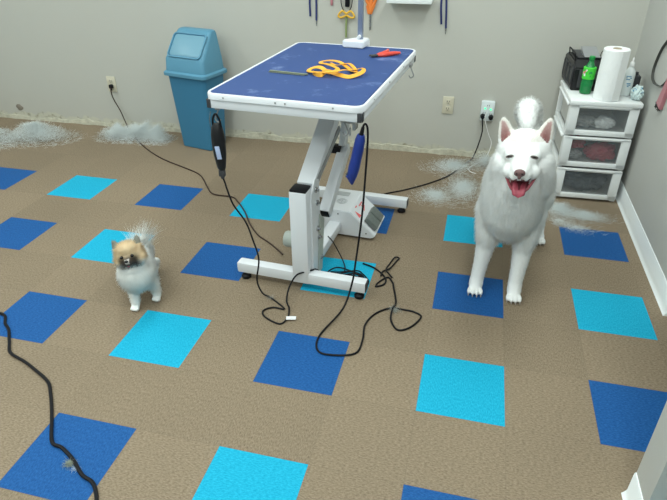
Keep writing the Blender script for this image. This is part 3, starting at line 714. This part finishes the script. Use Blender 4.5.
# ---------------------------------------------------------------- right wall leash and brush
LH = thing('leash', 'dark looped leash hanging on the right wall', 'leash', (RW-.008, 1.42, 1.08))
loop = [(1.5, 1.08), (1.62, .955), (1.70, .885), (1.742, .81), (1.748, .755), (1.715, .722), (1.64, .715), (1.52, .74), (1.44, .82), (1.43, .95), (1.47, 1.06)]
bm = new(); sweep(bm, spline([(0, y-1.5, z-1.08) for y, z in loop], 6, True), [(-.0015, -.007), (.0015, -.007), (.0015, .007), (-.0015, .007)], closed=True, up=V((1, 0, 0))); obj('strap', bm, 'strapgrey', LH)
bm = new(); cyl(bm, (.012, -.01, .0), (-.02, -.01, .0), .005, seg=12); obj('wall_peg', bm, 'steel', LH)
SB = thing('slicker_brush', 'pink handled brush with dark bristles hanging on the right wall', 'brush', (RW-.010, 1.385, .64))
bm = new(); prism(bm, [(.050, .012), (-.03, .0), (-.075, .22), (-.04, .22)], 'x', -.008, .01, .003); obj('handle', bm, 'pink', SB)
bm = new()
for i in range(26):
    y = -.028+i*.0032+random.uniform(-.001, .001); z = .01+.0001*i; bar(bm, (random.uniform(-.008, .008), y, z+.005), (random.uniform(-.014, .004), y+.008, z-.02), .003, .003, 0)
obj('bristles', bm, 'bristle', SB)

# ---------------------------------------------------------------- hair on the floor
def strands_object(name, strands, m, parent=None, label=None):
    """strands: list of (points, width, colour, normal)"""
    verts, faces, cols, nor = [], [], [], []
    for pts, w, col, nrm in strands:
        b0 = len(verts); n = len(pts); d = (pts[-1]-pts[0]); s = d.cross(nrm)
        if s.length < 1e-6: s = d.orthogonal()
        s.normalize()
        for i, p in enumerate(pts):
            k = w*(1-.85*i/(n-1))
            verts.append(p-s*k); verts.append(p+s*k); cols += [col, col]; nor += [nrm, nrm]
            if i: faces.append((b0+2*i-2, b0+2*i-1, b0+2*i+1, b0+2*i))
    me = bpy.data.meshes.new(name); me.from_pydata([tuple(v) for v in verts], [], faces)
    ca = me.color_attributes.new('Col', 'FLOAT_COLOR', 'POINT')
    ca.data.foreach_set('color', [c for col in cols for c in (col[0], col[1], col[2], 1)])
    for p in me.polygons: p.use_smooth = True
    me.update(); me.normals_split_custom_set_from_vertices([tuple(v) for v in nor])
    me.materials.append(M[m]); o = bpy.data.objects.new(name, me); C.objects.link(o)
    if parent: o.parent = parent
    return o
rnd = random.Random(11)
def clump(blobs, n, label, col=(.86, .90, .90), L0=.07, w=.00055, flat=False):
    tot = sum(b[2]*b[3] for b in blobs); S_ = []
    for (cx, cy, rx, ry, h, ang) in blobs:
        for _ in range(int(n*rx*ry/tot)):
            a_ = rnd.uniform(0, 2*PI); r = abs(rnd.gauss(0, .48)); x = r*math.cos(a_); y = r*math.sin(a_)
            if r > 1.25: continue
            hh = h*max(0, 1-min(1, r)**2)*(.75+.5*noise.noise(V((x*2.5+cx*3, y*2.5, cy))))
            z = .003+hh*rnd.random()**.6
            X = x*rx; Y = y*ry; ca, sa = math.cos(ang), math.sin(ang)
            p = V((cx+X*ca-Y*sa, cy+X*sa+Y*ca, z)); th = rnd.uniform(0, 2*PI); pts = [p]
            l = L0*rnd.uniform(.5, 1.3)/4; ph = rnd.uniform(-.25, .25) if not flat else 0
            for k in range(4):
                th += rnd.gauss(0, .75); ph = ph*.6+rnd.gauss(0, .3)*(0 if flat else 1)
                p = p+V((math.cos(th), math.sin(th), math.sin(ph)))*l; p.z = max(.0025, min(p.z, .003+h*1.25)); p.y = min(p.y, BW-.012); pts.append(p)
            nrm = V((x*.8*ca-y*.8*sa, x*.8*sa+y*.8*ca, 1)).normalized()
            k_ = rnd.uniform(.9, 1.05); S_.append((pts, w, tuple(c*k_ for c in col), nrm))
    o = strands_object('hair_clump', S_, 'hair'); return tag(o, label, 'hair clump')
clump([(-2.95, 1.60, .36, .22, .14, .35), (-2.55, 1.76, .30, .17, .15, .30), (-3.0, 1.46, .3, .16, .08, .3)], 34000, L0=.045, w=.0007, label= 'long white heap of dog hair against the wall at far left')
clump([(-1.95, 1.93, .18, .12, .13, 0), (-1.77, 1.95, .20, .12, .15, 0), (-1.64, 1.95, .13, .11, .12, 0)], 22000, L0=.042, w=.0007, label= 'white heap of dog hair between the left outlet and the trash can')
clump([(.60, 1.93, .22, .16, .035, .5), (.68, 1.60, .14, .26, .03, 0), (.52, 1.45, .14, .14, .02, 0), (.80, 2.0, .14, .12, .10, 0)], 13000, L0=.045, w=.0005, label= 'thin white drift of dog hair left of the white dog')
clump([(1.24, 1.42, .12, .11, .03, 0), (1.37, 1.37, .17, .08, .02, 0)], 6000, L0=.04, w=.00045, label= 'thin white wisp of dog hair in front of the drawer tower')
clump([(1.30, 1.22, .14, .035, .01, -.25), (1.22, 1.28, .06, .04, .01, 0)], 500, 'faint wisp of hair over the dark blue tile at right')
clump([(.45, .255, .03, .022, .012, 0)], 160, 'grey lint tuft caught on the looped black cord', (.5, .52, .48), .03, .0005)
clump([(-.435, -.79, .018, .014, .01, 0)], 160, 'yellowish lint tuft beside the thick cord on the near blue tile', (.42, .46, .38), .02, .0006)
clump([(-.405, -.802, .02, .012, .004, 0)], 60, 'small white fluff specks beside the thick cord on the near blue tile', (.6, .7, .8), .015, .0006, True)
clump([(-.105, .21, .018, .014, .01, 0)], 60, 'tiny lint tuft on the black clipper cord', (.45, .45, .42), .02, .0005)

# ---------------------------------------------------------------- dogs
def lerp_chain(bm, pts, step=.35, sub=2):
    """pts: list of (Vector, radius) ; overlapping spheres"""
    for (a_, ra), (b2, rb) in zip(pts, pts[1:]):
        a_ = V(a_); b2 = V(b2); n = max(2, int((b2-a_).length/(min(ra, rb)*step))+1)
        for k in range(n+1): t = k/n; ball(bm, a_.lerp(b2, t), ra+(rb-ra)*t, sub=sub)
def remesh(bm, name, voxel, smooth, fac=.5):
    me = bpy.data.meshes.new('tmp'); bm.to_mesh(me); bm.free(); o = bpy.data.objects.new('tmp', me); C.objects.link(o)
    r = o.modifiers.new('r', 'REMESH'); r.mode = 'VOXEL'; r.voxel_size = voxel
    s = o.modifiers.new('s', 'SMOOTH'); s.factor = fac; s.iterations = smooth
    bpy.context.view_layer.update()
    ev = o.evaluated_get(bpy.context.evaluated_depsgraph_get()); out = bpy.data.meshes.new_from_object(ev); out.name = name
    bpy.data.objects.remove(o); bpy.data.meshes.remove(me)
    for p in out.polygons: p.use_smooth = True
    return out
def paint(me, f):
    if 'Col' in me.color_attributes: me.color_attributes.remove(me.color_attributes['Col'])
    ca = me.color_attributes.new('Col', 'FLOAT_COLOR', 'POINT'); d = []
    for v in me.vertices: d += [*f(v.co, v.normal), 1]
    ca.data.foreach_set('color', d)
def make_fur(me, n, fn, parent, seed=1):
    """fn(co, normal) -> (length, direction, colour, width) or None"""
    r = random.Random(seed); me.calc_loop_triangles(); tr = list(me.loop_triangles); ar = [t.area for t in tr]
    vs = me.vertices; S_ = []
    for t in r.choices(tr, ar, k=n):
        a_, b2, c_ = (vs[i] for i in t.vertices); u = r.random(); v = r.random()
        if u+v > 1: u, v = 1-u, 1-v
        co = a_.co*(1-u-v)+b2.co*u+c_.co*v; nr = (a_.normal*(1-u-v)+b2.normal*u+c_.normal*v).normalized()
        q = fn(co, nr)
        if not q: continue
        l, d, col, w = q; l *= r.uniform(.6, 1.15)
        j = V((r.gauss(0, .16), r.gauss(0, .16), r.gauss(0, .16))); d = (d+j).normalized()
        p0 = co-nr*.002; p1 = p0+(nr*.45+d*.55).normalized()*l*.5; p2 = p1+(d*.85+nr*.15+j*.5).normalized()*l*.5
        k = r.uniform(.92, 1.06); S_.append(([p0, p1, p2], w, tuple(min(1, c*k) for c in col), nr))
    return strands_object('fur', S_, 'hair', parent)
def smooth01(a_, b2, x): t = max(0, min(1, (x-a_)/(b2-a_))); return t*t*(3-2*t)
def mixc(a_, b2, t): return tuple(x*(1-t)+y*t for x, y in zip(a_, b2))

def head_matrix(pos, look, tilt=0):
    f = V(look).normalized(); r = f.cross(V((0, 0, 1))).normalized(); u = r.cross(f)
    m = Matrix((r, f, u)).transposed(); m = m @ Matrix.Rotation(tilt, 3, 'Y')
    return Matrix.Translation(pos) @ m.to_4x4()

def scaler(pos, k):
    pos = V(pos); X = Matrix.Translation(pos) @ Matrix.Scale(k, 4) @ Matrix.Translation(-pos)
    def f(bm): bmesh.ops.transform(bm, matrix=X, verts=bm.verts[:]); return bm
    return X, f
# ---- big white dog
def white_dog():
    HP = V((.885, .40, .703)); HM = head_matrix(HP, V((-.12, -1, .15)), math.radians(5)); SX, sc = scaler(HP, .88); HI = (SX @ HM).inverted()
    H = lambda x, y, z: HM @ V((x, y, z))
    bm = new()
    # skull, cheeks
    ball(bm, H(0, -.02, .01), .112, (1, .95, .95), 3, HM.to_3x3().to_4x4())
    for s in (-1, 1):
        lerp_chain(bm, [(H(s*.062, -.005, -.030), .066), (H(s*.078, -.03, -.075), .062), (H(s*.085, -.07, -.14), .062)], .12, 3)
        ball(bm, H(s*.040, .075, .020), .036); ball(bm, H(s*.042, .085, -.045), .036)
    # muzzle
    rm = HM.to_3x3().to_4x4()
    lerp_chain(bm, [(H(0, .085, -.022), .047), (H(0, .13, -.030), .039), (H(0, .165, -.034), .032)], .3, 3)
    for s in (-1, 1): lerp_chain(bm, [(H(s*.022, .10, -.048), .031), (H(s*.017, .155, -.050), .024)], .3, 2)
    # lower jaw, open
    lerp_chain(bm, [(H(0, .045, -.085), .040), (H(0, .085, -.107), .028), (H(0, .118, -.124), .021)], .3, 3)
    for s in (-1, 1): lerp_chain(bm, [(H(s*.030, .06, -.080), .021), (H(s*.022, .10, -.110), .014)], .3, 2)
    # ears: flattened cones leaning slightly outward
    for s in (-1, 1):
        for k in range(22):
            t = k/21; w = .037*(1-t)**.6+.0065
            c = H(s*(.072+.026*t), -.02-.010*t, .066+.092*t)
            ball(bm, c, w, (1, .42, .8), 2, (HM.to_3x3() @ Matrix.Rotation(s*.22, 3, 'Y')).to_4x4())
    sc(bm)
    # torso
    lerp_chain(bm, [((.975, 1.02, .46), .100), ((.965, .90, .47), .115), ((.945, .76, .465), .126), ((.915, .62, .450), .140), ((.885, .53, .445), .136)], .1, 3)
    lerp_chain(bm, [((.884, .52, .385), .112), ((.885, .50, .44), .127), ((.885, .485, .50), .129), ((.885, .46, .57), .120), ((.885, .425, .65), .102)], .08, 3)
    # neck ruff
    lerp_chain(bm, [((.885, .52, .52), .134), ((.882, .47, .585), .122), ((.885, .43, .65), .104)], .1, 3)
    # front legs
    lerp_chain(bm, [((.822, .54, .40), .085), ((.812, .52, .30), .060), ((.806, .52, .235), .043), ((.797, .515, .14), .034), ((.790, .51, .07), .031), ((.788, .50, .035), .034)], .3, 2)
    lerp_chain(bm, [((.955, .54, .40), .085), ((.962, .52, .31), .062), ((.963, .515, .24), .044), ((.960, .505, .14), .035), ((.957, .497, .07), .032), ((.957, .485, .035), .034)], .3, 2)
    # hind legs: thigh, hock, shank
    for (kx, ky, hx, hy, px, py, bx, by) in ((1.055, .92, 1.085, 1.075, 1.093, 1.035, 1.01, 1.00), (.93, .95, .945, 1.11, .955, 1.075, .945, 1.01)):
        lerp_chain(bm, [((bx, by, .43), .085), ((kx, ky, .31), .060), ((hx, hy, .16), .031), ((px, py+.01, .06), .027), ((px, py, .032), .030)], .3, 2)
    # paws with four toes each
    for px, py in ((.787, .478), (.957, .463), (1.095, 1.015), (.955, 1.055)):
        ball(bm, (px, py+.016, .027), .031, (1, 1.1, .80))
        for q in (-1.5, -.5, .5, 1.5):
            ball(bm, (px+q*.0185, py-.031+abs(q)*.007, .017), .0125, (.60, 1.8, 1.3), 2)
    # tail curled up over the back
    lerp_chain(bm, [((.975, 1.07, .53), .048), ((.965, 1.10, .60), .050), ((.945, 1.07, .665), .052), ((.930, 1.01, .70), .054), ((.925, .95, .695), .048), ((.93, .90, .665), .036)], .2, 2)
    me = remesh(bm, 'white_dog', .0048, 10)
    W_ = (.90, .91, .90); cream = (.80, .77, .70); pinkc = (.58, .25, .26); dark = (.16, .035, .045); lip = (.34, .07, .08)
    def col(co, n=None):
        p = HI @ co; c = W_
        if p.y > -.12 and p.z > -.2:
            # ears inside
            for s in (-1, 1):
                t = (p.z-.066)/.092
                if -.1 < t < 1.1:
                    cx = s*(.072+.026*t); w = .034*max(0, 1-max(0, t))**.65; dx = abs(p.x-cx)
                    if n is not None and (HI.to_3x3() @ n).normalized().y > .25 and dx < w*.78 and -.05 < t < .86 and abs(p.y+.015) < .03:
                        c = mixc((.22, .09, .085), (.52, .36, .34), smooth01(.1, 1.1, t+dx*12)); 
                    elif n is not None and t > .05 and dx < .05: c = (.74, .71, .66)
            # mouth interior: region between jaws
            up = -.066+.05*max(0, .12-p.y)*.3; lo = -.098-(p.y-.06)*.42
            if p.y > .035 and abs(p.x) < .038 and lo+.004 < p.z < up: c = dark
            if p.y > .05 and abs(p.x) < .052 and lo-.012 < p.z <= lo+.006: c = lip
        return c
    paint(me, col)
    me.materials.append(M['body'])
    o = bpy.data.objects.new('white_dog', me); C.objects.link(o)
    tag(o, 'large fluffy white dog standing with open mouth and pink tongue', 'dog')
    # nose
    bm = new(); ball(bm, H(0, .192, -.028), .0205, (1.1, .62, .80), 3, rm); ball(bm, H(0, .197, -.043), .010, (.8, .6, 1), 2, rm); 
    for s in (-1, 1): ball(bm, H(s*.013, .191, -.031), .0105, (.9, .8, .85), 2, rm)
    NO = obj('nose', sc(bm), 'nose', o)
    for s in (-1, 1):
        bm = new(); ball(bm, H(s*.0105, .2035, -.029), .0042, (1.1, .5, .7), 2, rm); obj('nostril', sc(bm), 'eye', NO)
    # eyes: squinting almonds with dark rims
    for s in (-1, 1):
        em = (HM.to_3x3() @ Matrix.Rotation(s*.28, 3, 'Y') @ Matrix.Rotation(-s*.3, 3, 'Z')).to_4x4()
        bm = new(); ball(bm, H(s*.049, .104, .020), .0135, (1.1, .5, .36), 3, em); obj('eye', sc(bm), 'eye', o)
        bm = new(); sweep(bm, [H(s*.049, .108, .020)+em.to_3x3() @ V((math.cos(a_)*.0155, 0, math.sin(a_)*.0052)) for a_ in [2*PI*i/16 for i in range(16)]], circ(.0022, 6), closed=True); obj('eyelid', sc(bm), mat('eye_rim', (.20, .17, .16), .6), o)
    # tongue hanging over the lower teeth
    tp = spline([H(0, .045, -.072), H(0, .085, -.086), H(0, .118, -.103), H(0, .137, -.120), H(0, .142, -.136), H(0, .141, -.146)], 5)
    bm = new(); rings = []; rt = (HM.to_3x3() @ V((1, 0, 0)))
    n = len(tp)
    for i, p in enumerate(tp):
        t = (tp[min(i+1, n-1)]-tp[max(i-1, 0)]).normalized(); nn_ = rt.cross(t); k = i/(n-1)
        w = .019+.010*math.sin(PI*min(1, k*1.05))-(.020*max(0, k-.8)/.2)
        rings.append([p+rt*(w*a_)+nn_*b2 for a_, b2 in ((-1, 0), (-.75, .0045), (-.3, .0035), (0, .001), (.3, .0035), (.75, .0045), (1, 0), (.7, -.005), (0, -.006), (-.7, -.005))])
    loft(bm, rings); obj('tongue', sc(bm), 'skinpink', o, smooth=180)
    # dark lip line down to the jaw corners
    for s in (-1, 1):
        bm = new(); sweep(bm, spline([H(s*.010, .188, -.058), H(s*.028, .150, -.070), H(s*.046, .10, -.068), H(s*.062, .068, -.060), H(s*.070, .056, -.052)], 5), circ(.0035, 6)); obj('lip', sc(bm), mat('dark_lip', (.13, .05, .055), .5), o)
        bm = new(); sweep(bm, spline([H(s*.069, .060, -.056), H(s*.054, .080, -.083), H(s*.034, .112, -.112), H(s*.012, .132, -.128)], 5), circ(.0062, 8)); obj('lower_lip', sc(bm), mat('pink_lip', (.33, .07, .09), .45), o)
    bm = new(); cyl(bm, H(0, .178, -.046), H(0, .176, -.062), .0022, seg=6); obj('lip_crease', sc(bm), mat('crease', (.15, .08, .08), .6), o)
    for px, py in ((.787, .478), (.957, .463), (1.095, 1.015)):
        bm = new()
        for q in (-1.5, -.5, .5, 1.5): cyl(bm, (px+q*.0185, py-.048+abs(q)*.007, .010), (px+q*.0187, py-.055+abs(q)*.007, .005), .0028, .0012, 8)
        obj('claws', bm, 'gloss', o)
    tailc = V((.935, 1.0, .67))
    def fur(co, n):
        p = HI @ co; c = col(co, n)
        if p.y > .02 and -.14 < p.z < .06 and abs(p.x) < .075:
            if c != W_: return None
            if p.y > .135: l = .006
            else: l = .010
            if abs(p.x) > .03 and abs(p.z-.02) < .018 and abs(abs(p.x)-.049) < .022: return None
            d = HM.to_3x3() @ V((p.x*4, -.9, -.1))
            return (l, d, c, .0009)
        if p.z > .05 and p.y > -.1 and abs(p.x) < .15:
            if c[0] < .66: return (.010, V((0, 0, 1)), (.62, .50, .47), .0007) if rndf.random() < .25 else None
            return (.011, V((0, 0, .9))+n*.4, W_, .0008)
        if co.z < .06: return (.007, V((0, 0, -.5)), W_, .0009)
        if co.z < .24 and (co.y < .62 or co.y > .9): return (.014, V((0, .3, -1)), W_, .0009)
        if (co-tailc).length < .16: return (.020, n*.6+V((0, 0, .1)), W_, .0010)
        if p.z > -.05: return (.017, HM.to_3x3() @ V((p.x*5, -.8, -.2)), W_, .0009)
        if co.y < .62: return (.020, V((0, .1, -1))+n*.15, W_, .0010)
        return (.024, V((0, .7, -.7))+n*.2, W_, .0010)
    rndf = random.Random(3)
    make_fur(me, 42000, fur, o, 5)
white_dog()

# ---- little pomeranian type dog
def small_dog():
    HP = V((-.641, .0, .283)); HM = head_matrix(HP, V((.40, -1, .42)), math.radians(9)); SX, sc = scaler(HP, .86); HI = (SX @ HM).inverted()
    H = lambda x, y, z: HM @ V((x, y, z)); rm = HM.to_3x3().to_4x4()
    bm = new()
    ball(bm, H(0, -.012, .0), .064, (1.08, .95, 1), 3, rm)
    for s in (-1, 1): ball(bm, H(s*.038, -.004, -.022), .037)
    ball(bm, H(0, .012, .028), .046, (1.1, .9, .8), 3, rm)
    lerp_chain(bm, [(H(0, .040, -.020), .024), (H(0, .066, -.024), .0145)], .3, 2)
    ball(bm, H(0, .05, -.040), .015, (1, 1, .7), 2, rm)
    for s in (-1, 1):
        for k in range(12):
            t = k/11; ball(bm, H(s*(.046+.012*t), -.004-.004*t, .036+.046*t), .021*(1-t)**.6+.004, (1, .5, .85), 2, rm)
    sc(bm)
    lerp_chain(bm, [((-.752, .232, .150), .055), ((-.735, .18, .155), .062), ((-.70, .11, .158), .072), ((-.662, .055, .162), .078)], .3, 2)
    ball(bm, (-.655, .030, .165), .076, (1, .9, 1.05)); ball(bm, (-.652, .03, .21), .062)
    # front legs
    lerp_chain(bm, [((-.688, .045, .13), .040), ((-.674, .02, .085), .027), ((-.667, .008, .045), .021), ((-.664, .0, .022), .0195)], .3, 2)
    lerp_chain(bm, [((-.632, .07, .13), .042), ((-.618, .085, .085), .029), ((-.611, .09, .045), .022), ((-.608, .086, .022), .020)], .3, 2)
    for kx, ky, px, py in ((-.728, .205, -.720, .264), (-.785, .205, -.790, .245)):
        lerp_chain(bm, [((kx-.012, ky-.02, .125), .046), ((kx-.004, ky-.005, .09), .032), ((px, py+.03, .06), .017), ((px, py, .02), .018)], .3, 2)
    for px, py in ((-.663, -.010), (-.607, .076), (-.720, .254), (-.790, .235)):
        for q in (-1, 0, 1): ball(bm, (px+q*.011+.003, py-.008, .012), .0105, (.9, 1.4, 1.05), 2)
    # plumed tail over the back
    lerp_chain(bm, [((-.745, .25, .17), .028), ((-.735, .245, .205), .020), ((-.72, .225, .225), .012)], .3, 2)
    me = remesh(bm, 'small_dog', .0042, 4)
    W_ = (.93, .94, .92); tan = (.76, .60, .39); mask = (.035, .026, .026); ear = (.27, .27, .23); greyc = (.55, .56, .54)
    def col(co, n=None):
        p = HI @ co; r = math.sqrt(p.x*p.x+p.y*p.y+p.z*p.z)
        k = noise.noise(co*26)*.5
        # saddle of grey along the back
        back = smooth01(.05, .17, co.y)*smooth01(.19, .235, co.z+.02*k)
        c = mixc(W_, greyc, .6*back)
        side = smooth01(.04, .1, co.y)*smooth01(.0, .04, (co.x+.66)+.35*(co.y-.05)+.02*k); c = mixc(c, greyc, .2*side*(1-back))
        if p.y > -.09 and p.z > -.055 and abs(p.x) < .095:
            t = smooth01(-.05, -.02, p.z+.4*max(0, -p.y-.02)*0)*smooth01(-.065, -.03, p.y)
            c = mixc(c, tan, t)
            if p.y > .0:
                m_ = smooth01(.022, -.010, p.z+.22*abs(p.x)+.012*k)*smooth01(.062, .030, abs(p.x)+.01*k)*smooth01(-.080, -.05, p.z)*smooth01(.0, .02, p.y); c = mixc(c, mask, .93*m_)
            if p.y > .048 and abs(p.x) < .010 and -.034 < p.z < -.012: c = (.66, .62, .58)
            for s in (-1, 1):
                if s*p.x > .03 and p.z > .044 and p.z > .044+(.052-s*p.x)*.8: c = ear
            if p.z < -.045 and p.y > .02: c = mixc(c, (.5, .53, .53), .4)
        return c
    paint(me, col); me.materials.append(M['body'])
    o = bpy.data.objects.new('small_dog', me); C.objects.link(o)
    tag(o, 'small white and grey spitz dog with tan forehead and dark face mask', 'dog')
    bm = new(); ball(bm, H(0, .081, -.020), .0085, (1.1, .7, .85), 3, rm); obj('nose', sc(bm), 'blacknose', o)
    for s in (-1, 1):
        bm = new(); ball(bm, H(s*.025, .049, -.001), .0082, (1, .7, 1), 3, rm); obj('eye', sc(bm), 'eye', o)
    bm = new(); sweep(bm, spline([H(-.016, .062, -.040), H(-.008, .070, -.0435), H(0, .073, -.041), H(.008, .070, -.0435), H(.016, .062, -.040)], 4), circ(.0016, 6)); obj('mouth_line', sc(bm), 'blacknose', o)
    bm = new(); ball(bm, H(0, .066, -.047), .0055, (1.2, .6, .5), 2, rm); obj('tongue', sc(bm), 'skinpink', o)
    rndf = random.Random(4)
    def fur(co, n):
        p = HI @ co; c = col(co, n)
        if p.y > .035 and abs(p.x) < .03 and -.045 < p.z < .008:
            return None if rndf.random() < .6 else (.004, HM.to_3x3() @ V((p.x*6, -.5, 0))+n*.3, c, .0005)
        if (V(p)).length < .10 and p.y > -.06:
            if c == ear: return (.012, HM.to_3x3() @ V((p.x*3, -.1, 1)), c, .0006)
            return (.015, n*.8+HM.to_3x3() @ V((p.x*3, -.3, .1)), c, .0007)
        if co.z < .035: return (.006, V((0, 0, -.4)), W_, .0006)
        if co.z < .10: return (.014, V((0, .2, -1))+n*.3, W_, .0007)
        if co.y > .19 and co.z > .185: return (.095, V((.50, .0, .75))+n*.08, W_, .0005) if rndf.random() < .5 else None
        if co.y < .07: return (.022, V((0, 0, -1))+n*.2, c, .0007)
        return (.022, V((0, .5, -.55))+n*.3, c, .0007)
    make_fur(me, 22000, fur, o, 9)
small_dog()

# ---------------------------------------------------------------- camera, world, view
import mathutils
y_, p_, r_ = .2466, .5463, -.0063
f = V((-math.sin(y_)*math.cos(p_), math.cos(y_)*math.cos(p_), -math.sin(p_))); rt = V((math.cos(y_), math.sin(y_), 0)); up = rt.cross(f)
R_ = rt*math.cos(r_)+up*math.sin(r_); U_ = -rt*math.sin(r_)+up*math.cos(r_)
cam = bpy.data.cameras.new('camera'); co = bpy.data.objects.new('camera', cam); C.objects.link(co)
co.matrix_world = Matrix.Translation((.6755, -1.7358, 1.5184)) @ Matrix((R_, U_, -f)).transposed().to_4x4()
cam.sensor_width = 36; cam.lens = 564.5/667*36; cam.clip_start = .02
bpy.context.scene.camera = co
w = bpy.data.worlds.new('world'); bpy.context.scene.world = w; w.use_nodes = True
w.node_tree.nodes['Background'].inputs[0].default_value = (.8, .9, 1, 1); w.node_tree.nodes['Background'].inputs[1].default_value = .3
vs_ = bpy.context.scene.view_settings
vs_.view_transform = 'Standard'; vs_.look = 'None'; vs_.gamma = 1; vs_.use_curve_mapping = False; vs_.exposure = 0
